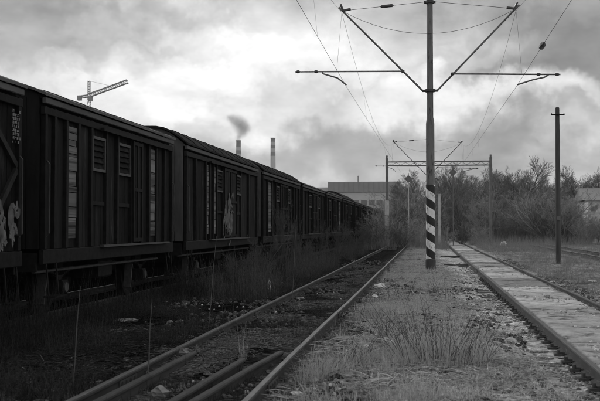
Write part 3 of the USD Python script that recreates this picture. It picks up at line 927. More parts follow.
def mast(y, label, stripes):
    bx = .13
    t = thing('overhead_line_mast', label, 'mast', (bx, y, gz(bx, y)))
    pole = MB()
    lathe_z(pole, [(.165, -.1), (.16, 3.2), (.158, 5.5), (.145, 5.6), (.12, 5.75), (.112, 10.7), (.06, 10.74)])
    pole.build('pole', M['pole'], t, smooth=30)
    if stripes:
        a = MB(); spiral(a, .171, .42, 3.2, 0, PI, .62)
        a.build('white_stripe', M['white'], t, smooth=True)
        a = MB(); spiral(a, .171, .42, 3.2, PI, 2 * PI, .62)
        a.build('black_stripe', M['black'], t, smooth=True)
    if stripes:
        m = MB(); lathe_z(m, [(.19, -.1), (.19, .36), (.172, .41)])
        m.build('foot_sleeve', M['pole_low'], t, smooth=30)
    m = MB()
    lathe_z(m, [(.13, 6.70), (.19, 6.70), (.19, 6.80), (.13, 6.80)])
    m.box(-.30, .30, -.05, .05, 6.71, 6.79)
    m.build('collar', M['pole_low'], t)
    m = MB()
    lathe_z(m, [(.12, 10.06), (.165, 10.06), (.165, 10.16), (.12, 10.16)])
    m.box(-.22, .22, -.04, .04, 10.07, 10.15)
    m.build('collar', M['pole_low'], t)
    tips = {-1: np.array([-3.33, 0, 9.88]), 1: np.array([3.19, 0, 9.76])}
    arms = {-1: ((-1.02, 7.50), (-5.14, 7.57)), 1: ((.84, 7.36), (4.78, 7.25))}
    for s in (-1, 1):
        tp = tips[s]
        st = MB().tube([(s * .28, 0, 6.76), tuple(tp + [s * .12, 0, .14])], .036, 8).build('strut', M['pole'], t)
        m = MB()
        m.tube([tp + [0, 0, .0], tp + [s * -.34, 0, .06]], .05, 6)
        m.tube([tp + [s * .05, 0, .25], tp + [s * -.1, 0, -.1]], .04, 6)
        m.build('tip_clamp', M['insul'], st)
        (xa, za), (xb, zb) = arms[s]
        ar = MB().tube([(xa, -.06, za), (xb, -.06, zb)], .03, 8).build('cross_arm', M['pole'], t)
        m = MB()
        for q in (.0, .97, .80):
            x, zz = xa + (xb - xa) * q, za + (zb - za) * q
            m.tube([(x - .07, -.06, zz), (x - .03, -.06, zz), (x + .03, -.06, zz), (x + .07, -.06, zz)], [.035, .06, .06, .035], 8)
        m.build('arm_insulator', M['insul'], ar)
        # registration arm below the cross arm
        if s < 0:
            pts = [(-4.10, -.06, 7.52), (-4.02, -.06, 7.46), (-3.5, -.06, 7.30), (-3.15, -.06, 7.02)]
        else:
            pts = [(4.35, -.06, 7.24), (4.2, -.06, 7.16), (3.8, -.06, 7.08), (3.21, -.06, 6.9)]
        MB().tube(pts, .028, 6).build('registration_arm', M['pole'], t)
        # stay from the mast top to the tip, with an insulator in it
        top = np.array([s * .2, 0, 10.12])
        m = MB().tube([top, tp], .009, 5, False)
        sr = m.build('stay_wire', M['wire'], t)
        d = (tp - top) / np.linalg.norm(tp - top)
        c = top + (tp - top) * .45
        if s < 0:
            m = MB()
            m.tube([c - d * .25, c - d * .2, c + d * .2, c + d * .25], [.02, .06, .06, .02], 8)
            m.build('insulator', M['insul'], sr)
        # hanger from the tip to the arm
        hx = (xa + (xb - xa) * .62)
        MB().tube([tuple(tp), (tp[0] + s * .2, -.03, za + (zb - za) * .6)], .005, 4, False).build('hanger', M['wire'], t)
    a, b = tips[-1], tips[1]
    pts = [a + (b - a) * q + np.array([0, -.14 * (1 - (2 * q - 1) ** 2), -.93 * (1 - (2 * q - 1) ** 2)]) for q in np.linspace(0, 1, 17)]
    MB().tube(pts, .008, 5, False).build('cross_span_wire', M['wire'], t)
    return t


mast(35.66, 'tall steel mast with black and white spiral stripes and V shaped wire struts', True)
mast(92.0, 'smaller distant mast of the same shape seen right behind the striped one', False)

# wires along the tracks
def sag(x0, z0, x1, z1, ya, yb, s, n=14):
    return [(x0 + (x1 - x0) * q, ya + (yb - ya) * q, z0 + (z1 - z0) * q - s * (1 - (2 * q - 1) ** 2)) for q in np.linspace(0, 1, n)]


for s, xc, zc, xt, zt, side in ((-1, -3.02, 6.98, -3.20, 9.85, 'middle'), (1, 3.32, 6.88, 3.32, 9.72, 'right')):
    w = thing('contact_wire', f'thin contact wire hanging above the {side} track', 'wire')
    MB().tube([(xc, -4, zc), (xc, 35.6, zc), (xc - s * .5, 92, zc)], .006, 5, False).build('wire', M['wire'], w)
    if s > 0:
        m = MB()
        m.tube([(xc, 27.3, zc), (xc, 27.5, zc), (xc, 27.9, zc), (xc, 28.1, zc)], [.03, .085, .085, .03], 8)
        m.build('section_insulator', M['insul'], w)
    w = thing('messenger_wire', f'sagging messenger wire strung from strut tip to strut tip over the {side} track', 'wire')
    MB().tube(sag(xt, zt, xt, zt, -22, 35.66, 1.9) + sag(xt, zt, xt, zt, 35.66, 92, 1.9)[1:], .0055, 5, False).build('wire', M['wire'], w)
    for yy in (48, 55, 62, 70, 78, 86, 26, 18):
        q = ((yy - 35.66) / 56.34) % 1.0 if yy > 35 else (yy + 22) / 57.66
        zz = zt - 1.9 * (1 - (2 * q - 1) ** 2)
        MB().tube([(xc, yy, zc), (xt, yy, zz)], .003, 4, False).build('dropper', M['wire'], w)

# portal gantry
GYp = 84.0
gt = thing('portal_gantry', 'distant steel portal spanning the tracks with a trussed beam', 'gantry')
pl, pr_ = on_y(387, 227, GYp), on_y(491, 227, GYp)
zb = on_y(440, 163.5, GYp)[2]
for p, lowpale in ((pl, True), (pr_, False)):
    MB().box(p[0] - .11, p[0] + .11, GYp - .11, GYp + .11, 2.0 if lowpale else -.1, zb + .55, .03).build('post', M['farpole'], gt)
    if lowpale:
        MB().box(p[0] - .19, p[0] + .19, GYp - .19, GYp + .19, -.1, 2.1 + 1.9, .03).build('pale_post_foot', M['palepost'], gt)
    m = MB().tube([(p[0], GYp, zb + .5), (p[0], GYp, zb + .75)], .09, 8)
    m.build('post_cap', M['farpole'], gt)
for dz in (.17, -.17):
    MB().box(pl[0], pr_[0], GYp - .07, GYp + .07, zb + dz - .05, zb + dz + .05).build('chord', M['farpole'], gt)
n = 22
for i in range(n):
    xa, xb = pl[0] + (pr_[0] - pl[0]) * i / n, pl[0] + (pr_[0] - pl[0]) * (i + 1) / n
    s = 1 if i % 2 else -1
    MB().bar((xa, GYp, zb - s * .12), (xb, GYp, zb + s * .12), .03, .03).build('lattice_bar', M['farpole'], gt)

# diamond topped signal posts and a pale post
for (u, vt, vb, Y, sc, lab) in ((408.4, 179, 246, 80, .62, 'pale signal post with a dark diamond board left of the striped mast'), (453, 172.5, 246, 81, .60, 'grey signal post with a dark diamond board right of the striped mast')):
    p = on_y(u, vt, Y)
    t = thing('signal_post', lab, 'signal', (p[0], Y, 0))
    MB().tube([(0, 0, -.1), (0, 0, p[2] + .5)], .05, 8).build('post', M['palepost' if u < 430 else 'farpole'], t)
    m = MB()
    h = sc * .52
    v = [(-h, -.09, p[2]), (0, -.09, p[2] - h), (h, -.09, p[2]), (0, -.09, p[2] + h)]
    m.add(v + [(a, -.06, b) for a, _, b in v], [(0, 1, 2, 3), (7, 6, 5, 4), (0, 4, 5, 1), (1, 5, 6, 2), (2, 6, 7, 3), (3, 7, 4, 0)])
    m.build('diamond_board', M['farpole'], t)
p = on_y(439.3, 195, 78)
t = thing('concrete_post', 'slim pale post standing close right of the striped mast', 'post', (p[0], 78, 0))
MB().box(-.10, .10, -.10, .10, -.1, p[2], .02).build('shaft', M['palepost'], t)
MB().box(-.13, .13, -.13, .13, p[2], p[2] + .08).build('cap', M['palepost'], t)

# lone pole on the right
p = on_z(558.5, 264)
t = thing('utility_pole', 'lone dark pole with one short crossbar right of the right track', 'pole', (p[0], p[1], gz(p[0], p[1])))
m = MB(); lathe_z(m, [(.12, -.1), (.115, .4), (.09, 6.95), (.06, 7.0)], 14)
m.build('shaft', M['wood'], t, smooth=30)
MB().box(-.30, .30, -.16, -.10, 6.62, 6.68).build('crossbar', M['iron'], t)
for s in (-1, 1):
    MB().tube([(s * .27, -.13, 6.68), (s * .27, -.13, 6.72)], [.02, .015], 8).build('insulator', M['insul'], t)
MB().box(-.07, .07, -.17, -.128, 1.95, 2.12).build('plate', M['farpole'], t)
p2 = on_y(415 / 2.865 + 400 + 0, 190, 160)

# ------------------------------------------------------------------ distance: hall, chimneys, crane, hut
HY = 300.0
a, b = on_y(329, 182, HY), on_y(399, 182, HY)
lo = on_y(329, 192.3, HY)[2]
t = thing('industrial_hall', 'long low hall with a deep dark roof band above pale walls', 'building', (0, HY, 0))
MB().box(a[0], b[0], .3, 40, -.5, lo - .01).build('wall', M['hall_wall'], t)
MB().box(a[0] - .4, b[0] + .4, 0, 40.4, lo, a[2]).build('roof', M['hall_roof'], t)
for k in range(1, 14):
    x0 = a[0] + (b[0] - a[0]) * k / 14
    MB().box(x0 - .08, x0 + .08, -.08, 0, lo + .2, a[2] - .2).build('roof_seam', M['hall_roof'], t)
for k in range(9):
    x0 = a[0] + (b[0] - a[0]) * (k + .12) / 9
    x1 = a[0] + (b[0] - a[0]) * (k + .88) / 9
    for zz in (2.5, 6.2, 8.6):
        MB().box(x0, x1, .22, .3, zz, zz + 1.6).build('window', M['hall_glass'], t)
l0, l1 = on_y(312, 187, HY), on_y(328, 187, HY)
MB().box(l0[0], a[0] - .45, 4, 38, -.5, l0[2]).build('annexe', M['hall_wall'], t)
q = on_y(357, 175, HY)
MB().tube([(q[0], 5, a[2] + .01), (q[0], 5, q[2])], .22, 6).build('roof_vent', M['hall_roof'], t)

CY = 1000.0
for (u, vt, bands, lab) in ((238.5, 141, [(141, 147, 'd'), (147, 150.5, 'l'), (150.5, 154, 'd')], 'smoking power station chimney with dark bands, left of the pair'),
                            (273, 138.5, [(138.5, 142, 'd'), (142, 145, 'l'), (145, 148.5, 'd'), (148.5, 152, 'l'), (152, 156, 'd')], 'banded chimney without smoke, right of the pair')):
    p = on_y(u, vt, CY)
    t = thing('chimney', lab, 'chimney', (p[0], CY, -1))
    H = p[2] + 1
    rad = lambda zz: 2.5 + 1.2 * (1 - zz / H)
    zs = [on_y(u, q, CY)[2] + 1 for _, q, _ in bands]
    low = zs[-1]
    m = MB(); lathe_z(m, [(rad(0), 0), (rad(low), low)]); m.build('shaft', M['chimney_light'], t, smooth=30)
    for (v0, v1, k) in bands:
        z1_, z0_ = on_y(u, v0, CY)[2] + 1, on_y(u, v1, CY)[2] + 1
        m = MB(); lathe_z(m, [(rad(z0_), z0_), (rad(z1_), z1_)]); m.build('band', M['chimney_dark' if k == 'd' else 'chimney_light'], t, smooth=30)
    m = MB(); lathe_z(m, [(rad(H), H), (rad(H) + .35, H + .05), (rad(H) + .35, H + .6), (rad(H) - .5, H + .6), (rad(H) - .6, H - .5)]); m.build('rim', M['chimney_dark'], t)

# smoke from the left chimney
def smoke():
    import manifold3d as m3
    path = [(238.6, 140.2, 2.2), (239.6, 136.5, 3.2), (241.5, 132.5, 4.6), (242.8, 128.5, 6.2), (240.5, 125.0, 6.6), (237.0, 122.0, 5.4), (232.8, 119.5, 4.2), (246.0, 127.5, 4.4), (229.5, 118.0, 3.0)]
    N = {'geo': ('geometry', {}), 'n': ('noise_texture', {'scale': .16, 'detail': 6, 'roughness': .6}), 'w': ('vector_math', {'math_type': 'subtract', 'vector2': (.5, .5, .5)}), 'ws': ('vector_math', {'math_type': 'scale', 'scale': 9.0}), 'p': ('vector_math', {'math_type': 'add'})}
    L = [('geo.position', 'n.vector'), ('n.color', 'w.vector1'), ('w.vector', 'ws.vector1'), ('geo.position', 'p.vector1'), ('ws.vector', 'p.vector2')]
    cur, hull = None, None
    for i, (u, v, q) in enumerate(path):
        c, rr = on_y(u, v, CY), q * 1.85
        N[f'd{i}'] = ('vector_math', {'math_type': 'distance', 'vector2': tuple(c)})
        N[f'r{i}'] = ('map_range', {'range_type': 'smoothstep', 'from_min': 0.0, 'from_max': rr, 'to_min': .17, 'to_max': 0.0, 'clamp': True})
        L += [('p.vector', f'd{i}.vector1'), (f'd{i}.value', f'r{i}.value')]
        if cur:
            N[f'm{i}'] = ('math', {'math_type': 'maximum'})
            L += [(cur, f'm{i}.value1'), (f'r{i}.result', f'm{i}.value2')]
            cur = f'm{i}.value'
        else:
            cur = f'r{i}.result'
        b = m3.Manifold.sphere(rr + 2.6, 20).translate([float(a) for a in c])
        hull = b if hull is None else hull + b
    N['v'] = ('principled_volume', {'color': g(.82), 'anisotropy': .1})
    L.append((cur, 'v.density'))
    mt = usdkit.material(stage, '/World/Looks/smoke_air', N, L, volume='v.volume')
    tag(usdkit.mesh(stage, '/World/smoke', hull, mt), 'grey puff of smoke drifting above the left chimney', 'smoke', kind='stuff')


smoke()

KY = 420.0
base = on_y(89, 96, KY)
t = thing('tower_crane', 'pale tower crane with a raised jib above the train roofs', 'crane', (base[0], KY, -.5))
zj = base[2] + .5
top = on_y(88.5, 81, KY)[2] + .5


def lattice(p0, p1, w, n, r):
    m = MB()
    p0, p1 = np.asarray(p0, float), np.asarray(p1, float)
    d = (p1 - p0) / np.linalg.norm(p1 - p0)
    a = np.array([0, 1.0, 0]); b = np.cross(d, a)
    cor = [(-1, -1), (1, -1), (1, 1), (-1, 1)]
    off = [a * s * w / 2 + b * q * w / 2 for s, q in cor]
    for o in off:
        m.bar(p0 + o, p1 + o, r * 2, r * 2)
    for i in range(n):
        q0, q1 = p0 + (p1 - p0) * i / n, p0 + (p1 - p0) * (i + 1) / n
        for k in range(4):
            m.bar(q0 + off[k], q1 + off[(k + 1) % 4], r * 1.3, r * 1.3)
    return m


lattice((0, 0, 0), (0, 0, zj), 1.3, 30, .09).build('tower', M['crane'], t)
lattice((0, 0, zj), (0, 0, top), .9, 6, .10).build('tower_peak', M['crane'], t)
je = on_y(127.5, 81.5, KY) - np.array([base[0], KY, -.5])
jm = lattice((.4, 0, zj + .3), (je[0], 0, je[2]), 1.5, 20, .14)
jm.build('jib', M['crane'], t)
ce = on_y(79.5, 97.2, KY) - np.array([base[0], KY, -.5])
lattice((-.4, 0, zj), (ce[0], 0, ce[2]), 1.1, 6, .12).build('counter_jib', M['crane'], t)
MB().box(ce[0] - .9, ce[0] + .9, -.9, .9, ce[2] - 1.5, ce[2] + .7).build('counterweight', M['crane'], t)
MB().tube([(0, 0, top), (je[0] * .55, 0, zj + (je[2] - zj) * .55 + 1)], .07, 4, False).build('pendant_line', M['crane'], t)
MB().box(-.2, 1.6, -1.0, 1.0, zj - 2.4, zj - .2).build('cab', M['crane'], t)

hp = on_y(587.5, 197, 96)
t = thing('small_building', 'pale patchy building half hidden by bare trees at the right edge', 'building', (hp[0], 96, 0))
MB().box(0, 9, 0, 7, -.3, hp[2] - .3).build('wall', M['hut'], t)
m = MB()
m.add([(-.3, -.3, hp[2] - .3), (9.3, -.3, hp[2] - .3), (9.3, 7.3, hp[2] - .3), (-.3, 7.3, hp[2] - .3), (-.3, 3.5, hp[2] + 1.0), (9.3, 3.5, hp[2] + 1.0)], [(0, 1, 5, 4), (2, 3, 4, 5), (0, 3, 2, 1), (0, 4, 3, 3), (1, 2, 5, 5)])
m.build('roof', M['hall_roof'], t)
for k in range(2):
    MB().box(1.2 + 3.5 * k, 2.4 + 3.5 * k, -.05, .0, 1.4, 2.7).build('window', M['hall_glass'], t)

# ------------------------------------------------------------------ trees and shrubs
class Plant:
    def __init__(self, seed):
        self.r = random.Random(seed)
        self.wood, self.twigs = MB(), MB()

    def grow(self, p, d, ln, rad, depth, spec):
        r = self.r
        nseg, nchild, ratio, spread, up = spec[depth]
        pts, dirs = [np.array(p, float)], []
        d = np.array(d, float)
        for i in range(nseg):
            d = d + np.array([r.gauss(0, self.wob), r.gauss(0, self.wob), r.gauss(0, self.wob * .7) + up])
            d /= np.linalg.norm(d)
            dirs.append(d.copy())
            pts.append(pts[-1] + d * ln / nseg)
        last = depth == len(spec) - 1
        rr = np.linspace(rad, rad * (.15 if last else .38), len(pts))
        (self.wood if depth <= self.wood_depth else self.twigs).tube(pts, rr, 7 if depth == 0 else 4 if depth == 1 else 3, False)
        if last:
            return
        for k in range(nchild):
            t = r.uniform(.22 if depth else self.low, 1.0) * nseg
            i = min(int(t), nseg - 1)
            q = pts[i] + (pts[i + 1] - pts[i]) * (t - i)
            ax = np.array([r.gauss(0, 1), r.gauss(0, 1), r.gauss(0, 1)])
            ax -= dirs[i] * (ax @ dirs[i])
            ax /= np.linalg.norm(ax) + 1e-9
            nd = dirs[i] * math.cos(spread) + ax * math.sin(spread)
            tt = t / nseg
            self.grow(q, nd, ln * ratio * r.uniform(.65, 1.2) * (1.15 - .65 * tt if depth == 0 else 1.1 - .4 * tt), max(rad * (1 - .62 * tt) * .52, self.rmin), depth + 1, spec)


def plant_class(name, seed, kind):
    c = stage.CreateClassPrim('/' + name)
    pl_ = Plant(seed)
    if kind == 'tree':
        pl_.wood_depth, pl_.low, pl_.rmin, pl_.wob = 1, .10, .009, .06
        pl_.grow((0, 0, -.1), (0, 0, 1), 8.6, .13, 0, [(9, 36, .40, .66, .035), (5, 9, .52, .50, .07), (4, 5, .58, .48, .04), (2, 3, .70, .42, .03), (1, 0, 0, 0, 0)])
    else:
        pl_.wood_depth, pl_.low, pl_.rmin, pl_.wob = 0, .1, .006, .11
        for k in range(11):
            a = 2 * PI * k / 11 + pl_.r.uniform(-.2, .2)
            tl = pl_.r.uniform(.15, .55)
            pl_.grow((.18 * math.cos(a), .18 * math.sin(a), -.05), (math.cos(a) * tl, math.sin(a) * tl, 1), pl_.r.uniform(2.0, 3.3), .026, 0, [(6, 11, .44, .6, .03), (3, 5, .52, .6, .04), (2, 3, .62, .55, .02), (1, 0, 0, 0, 0)])
    x = UsdGeom.Xform.Define(stage, f'/{name}')
    c = x.GetPrim()
    c.SetSpecifier(1 if False else c.GetSpecifier())
    v, f = pl_.wood.arrays()
    usdkit.mesh(stage, f'/{name}/' + ('trunk' if kind == 'tree' else 'stems'), (v, f), M[{'tree': 'bark', 'shrub': 'twigdark', 'darkshrub': 'twigblack'}[kind]], smooth=True)
    v, f = pl_.twigs.arrays()
    usdkit.mesh(stage, f'/{name}/' + ('crown' if kind == 'tree' else 'twigs'), (v, f), M[{'tree': 'twig', 'shrub': 'twigdark', 'darkshrub': 'twigblack'}[kind]])
    from pxr import Sdf
    stage.GetPrimAtPath(f'/{name}').SetSpecifier(Sdf.SpecifierClass)
    hh = float(np.quantile(v[:, 2], .95 if kind == 'tree' else .97))
    return f'/{name}', float(hh)


TREES = [plant_class(f'bare_tree_class_{c}', 11 + i, 'tree') for i, c in enumerate('abcd')]
DARK = [plant_class(f'dark_shrub_class_{c}', 71 + i, 'darkshrub') for i, c in enumerate('ab')]
SHRUBS = [plant_class(f'bare_shrub_class_{c}', 41 + i, 'shrub') for i, c in enumerate('abcd')]


def put(kind, name, u, vtop, Y, label, cat, group=None, seed=0, wide=1.0):
    p = on_y(u, vtop, Y)
    r = random.Random(seed * 31 + int(u * 7) + int(Y))
    src = {'tree': TREES, 'shrub': SHRUBS, 'dark': DARK}[kind]
    path, hh = src[r.randrange(len(src))]
    gz_ = gz(p[0], Y)
    s = (p[2] - gz_) / hh
    return copy_of(path, name, label, cat, (p[0], Y, gz_), r.uniform(0, 6.28), (s * wide, s * wide, s), group)


named = [(462, 167, 112, 'bare pointed tree standing just right of the portal beam middle'), (521, 164, 104, 'tallest bare tree with a dark trunk left of the lone pole'), (579, 172, 112, 'round bare tree right of the lone pole'),
         (547, 178, 116, 'thin bare tree right behind the lone pole'), (500, 177, 118, 'bare tree next to the right post of the portal'), (438, 178, 122, 'bare tree behind the striped mast'), (601, 176, 110, 'bare tree at the right edge before the pale building')]
for i, (u, v, Y, lab) in enumerate(named):
    put('tree', 'bare_tree', u, v, Y, lab, 'tree', seed=i, wide=1.15)
bg = [(394, 192, 130), (407, 188, 126), (420, 184, 128), (450, 174, 130), (474, 172, 126), (487, 178, 130), (510, 175, 128), (533, 174, 122), (560, 179, 124), (590, 178, 126), (612, 174, 124), (430, 186, 140), (465, 182, 142), (497, 183, 138), (545, 182, 138), (572, 182, 136), (416, 192, 138), (525, 182, 140), (480, 186, 150), (555, 188, 150), (443, 184, 136), (507, 186, 150), (585, 186, 150), (402, 196, 145)]
for i, (u, v, Y) in enumerate(bg):
    put('tree', 'bare_tree', u, v, Y, 'bare grey tree in the wood behind the tracks', 'tree', 'bare trees of the wood behind the tracks', seed=50 + i, wide=1.25)
r = random.Random(12)
for i in range(58):
    u = 384 + 236 * (i + r.uniform(-.8, .8)) / 58
    Y = r.uniform(92, 112)
    if 425 < u < 482:
        Y = r.uniform(113, 120)
    vt = r.choice([r.uniform(190, 206), r.uniform(204, 224), r.uniform(214, 230)])
    if u > 578:
        Y, vt = (r.uniform(90, 93), r.uniform(211, 222)) if i % 2 else (r.uniform(106, 116), vt)
    put('dark' if i % 5 == 0 else 'shrub', 'bare_shrub', u, vt, Y, 'bare shrub of the thicket along the foot of the wood', 'shrub', 'bare shrubs of the thicket along the foot of the wood', seed=90 + i, wide=r.uniform(.8, 1.7))
for i, (u, v, Y, lab) in enumerate([(383, 214, 82, 'dark bush growing over the far end of the middle track'), (396, 206, 88, 'tall bush left of the left diamond signal post'), (412, 216, 78, 'bush between the left diamond post and the striped mast'), (372, 222, 76, 'low bush close to the last wagons'), (422, 224, 74, 'low bush at the left foot of the distant mast'), (402, 226, 70, 'low bush in the middle track end'), (390, 200, 92, 'tall bush just right of the train end'), (418, 202, 90, 'tall bush close left of the striped mast, far off'), (446, 224, 86, 'low bush at the end of the right track, left side'), (462, 228, 88, 'low bush at the end of the right track, between its rails'), (480, 226, 90, 'low bush past the end of the right track, right side'), (406, 212, 84, 'middling bush before the left diamond signal post')]):
    put('dark' if i % 2 else 'shrub', 'bare_shrub', u, v, Y, lab, 'shrub', seed=200 + i, wide=1.35)
for i, (u, v, Y, lab, wd) in enumerate([(283, 204, 33, 'thin tall shrub in front of the second high arched wagon', .3), (262, 238, 28, 'low shrub before the far half of the scrawled wagon', .8), (305, 236, 40, 'low shrub before the far end of the second arched wagon', .8), (322, 224, 48, 'shrub beside the low roofed wagon after the arched ones', .5), (338, 224, 56, 'shrub halfway along the train beside the middle track', .8),
                                   (352, 226, 64, 'shrub before the third arched wagon', .9), (364, 226, 72, 'shrub beside the far low roofed wagons', .9), (236, 252, 24.5, 'low shrub before the scrawl on the arched wagon', .9), (296, 218, 37, 'thin leaning shrub just right of the thin tall one', .3)]):
    put('dark', 'bare_shrub', u, v, Y, lab, 'shrub', seed=300 + i, wide=wd)

# far wood that closes the horizon
r = random.Random(77)
fw = UsdGeom.PointInstancer.Define(stage, '/World/far_wood')
tag(fw, 'far pale line of bare woods on the horizon', 'woods', kind='stuff')
fw.CreatePrototypesRel().SetTargets([])
for i in range(2):
    pr2 = UsdGeom.Xform.Define(stage, f'/World/far_wood/tree_{i + 1:03d}')
    pr2.GetPrim().GetReferences().AddInternalReference(TREES[i][0])
    fw.GetPrototypesRel().AddTarget(pr2.GetPath())
pos, ori, scl, idx = [], [], [], []
for i in range(150):
    Y = r.uniform(190, 420)
    u = r.uniform(385, 640) if i % 3 else r.uniform(-60, 385)
    if u < 405 and Y < 320:
        Y += 150
    p = on_y(u, 227, Y)
    pos.append((p[0], Y, -.2)); scl.append(r.uniform(.9, 1.5)); idx.append(i % 2)
    a = r.uniform(0, 6.28)
    ori.append(Gf.Quath(math.cos(a / 2), 0, 0, math.sin(a / 2)))
fw.CreatePositionsAttr(Vt.Vec3fArray([Gf.Vec3f(*map(float, q)) for q in pos]))
fw.CreateScalesAttr(Vt.Vec3fArray([Gf.Vec3f(s * 1.3, s * 1.3, s) for s in scl]))
fw.CreateOrientationsAttr(Vt.QuathArray(ori))
fw.CreateProtoIndicesAttr(Vt.IntArray(idx))

# ------------------------------------------------------------------ grass, weeds, ballast
def blade(m, r, base, h, lean, w, az):
    n = 3
    p = np.array(base, float)
    side = np.array([math.cos(az + PI / 2), math.sin(az + PI / 2), 0]) * w / 2
    v, f = [], []
    for i in range(n + 1):
        t = i / n
        c = p + np.array([math.cos(az) * lean * t ** 1.8, math.sin(az) * lean * t ** 1.8, h * t * (1 - .25 * t * min(1, lean / max(h, .01)))])
        ww = 1 - t * .85
        v += [c - side * ww, c + side * ww]
    for i in range(n):
        f.append((2 * i, 2 * i + 1, 2 * i + 3, 2 * i + 2))
    m.add(v, f)


def tuft(seed, n, h, lean, w, rad):
    r = random.Random(seed)
    m = MB()
    for _ in range(n):
        a, q = r.uniform(0, 6.28), rad * math.sqrt(r.random())
        k = r.random() ** 1.6
        blade(m, r, (q * math.cos(a), q * math.sin(a), -.015), h * (.22 + 1.0 * k), lean * r.uniform(.2, 1.0) * (1.9 - k * 1.3), w * r.uniform(.55, 1.3), r.uniform(0, 6.28) if r.random() < .5 else a + r.gauss(0, .5))
    return m


def scatter(name, label, cat, protos, material, points, smin, smax, seed, smooth=False):
    r = random.Random(seed)
    pi = UsdGeom.PointInstancer.Define(stage, f'/World/{name}')
    tag(pi, label, cat, kind='stuff')
    tg = []
    for i, m in enumerate(protos):
        pth = f'/World/{name}/clump_{i + 1:03d}'
        usdkit.mesh(stage, pth, m.arrays(), material, smooth=smooth)
        tg.append(pth)
    pi.CreatePrototypesRel().SetTargets(tg)
    pi.CreatePositionsAttr(Vt.Vec3fArray([Gf.Vec3f(*map(float, p)) for p in points]))
    ori, scl = [], []
    for _ in points:
        a = r.uniform(0, 6.28)
        ori.append(Gf.Quath(math.cos(a / 2), 0, 0, math.sin(a / 2)))
        s = r.uniform(smin, smax)
        scl.append(Gf.Vec3f(s, s, s * r.uniform(.8, 1.2)))
    pi.CreateOrientationsAttr(Vt.QuathArray(ori))
    pi.CreateScalesAttr(Vt.Vec3fArray(scl))
    pi.CreateProtoIndicesAttr(Vt.IntArray([r.randrange(len(protos)) for _ in points]))


def spots(n, x0, x1, y0, y1, seed, thresh=.0, fine=1.0, power=2.0):
    """points thinned by a patchy noise, denser near the eye"""
    r = np.random.default_rng(seed)
    X = r.uniform(x0, x1, n * 3)
    T = r.uniform(0, 1, n * 3)
    Y = y0 * (y1 / y0) ** (T ** (1 / 1.0))
    k = fbm(np.stack([X * fine, Y * fine * .6, X * 0 + seed], -1), 3, seed)
    ok = k > thresh
    X, Y = X[ok][:n], Y[ok][:n]
    Z = height(X, Y)
    return np.stack([X, Y, Z], 1)


G_SHORT = [tuft(i, 26, .13, .10, .007, .10) for i in range(5)]
G_MID = [tuft(20 + i, 34, .30, .20, .008, .14) for i in range(5)]
G_TALL = [tuft(40 + i, 30, .75, .32, .010, .20) for i in range(5)]
G_FLAT = [tuft(60 + i, 24, .07, .26, .007, .16) for i in range(4)]
scatter('dry_grass', 'pale dry grass on the strip between the middle and right tracks', 'grass', G_SHORT + G_FLAT, M['straw'], np.vstack([spots(2300, -1.35, .6, 6.5, 70, 1, .53, 1.8), spots(240, .5, 1.5, 9, 60, 31, .60, 1.4)]), .5, 1.3, 1)
scatter('tall_dry_grass', 'taller dry grass standing in the strip by the striped mast', 'grass', G_MID, M['straw_dim'], np.vstack([spots(330, -1.35, .4, 12, 75, 2, .58, .9), spots(150, -1.3, .2, 8.6, 14, 32, .52, 1.6)]), .4, 1.1, 2)
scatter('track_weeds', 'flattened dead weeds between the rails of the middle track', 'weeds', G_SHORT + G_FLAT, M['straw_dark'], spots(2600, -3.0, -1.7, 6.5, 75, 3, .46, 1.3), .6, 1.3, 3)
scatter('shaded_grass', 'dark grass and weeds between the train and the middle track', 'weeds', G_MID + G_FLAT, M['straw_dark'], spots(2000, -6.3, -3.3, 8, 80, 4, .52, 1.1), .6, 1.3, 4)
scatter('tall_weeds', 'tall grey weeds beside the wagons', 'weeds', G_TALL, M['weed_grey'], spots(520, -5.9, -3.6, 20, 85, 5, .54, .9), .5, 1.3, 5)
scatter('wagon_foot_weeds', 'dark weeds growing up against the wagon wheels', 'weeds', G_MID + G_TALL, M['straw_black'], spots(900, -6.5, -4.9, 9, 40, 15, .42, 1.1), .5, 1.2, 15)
scatter('wayside_grass', 'dry grass between the right track and the farthest track', 'grass', G_MID + G_FLAT + G_SHORT, M['straw_grey'], spots(3600, 3.7, 14, 16, 100, 6, .42, .5), .7, 1.6, 6)
scatter('far_grass', 'dry grass along the foot of the wood', 'grass', G_TALL, M['straw_grey'], np.vstack([spots(900, 4.0, 26, 62, 112, 7, .40, .3), spots(700, -4.5, 1.6, 66, 112, 8, .40, .3)]), .8, 1.5, 7)
def lying(seed, n, rad):
    r = random.Random(seed)
    m = MB()
    for _ in range(n):
        a, q, l = r.uniform(0, 6.28), rad * math.sqrt(r.random()), r.uniform(.10, .34)
        b = np.array([q * math.cos(a), q * math.sin(a), r.uniform(.004, .03)])
        az = r.gauss(0, .75)
        d = np.array([math.cos(az), math.sin(az), r.uniform(-.05, .16)]) * l
        w = r.uniform(.0022, .005)
        m.tube([b, b + d * .5 + [0, 0, r.uniform(0, .02)], b + d], [w, w, w * .5], 3, False)
    return m


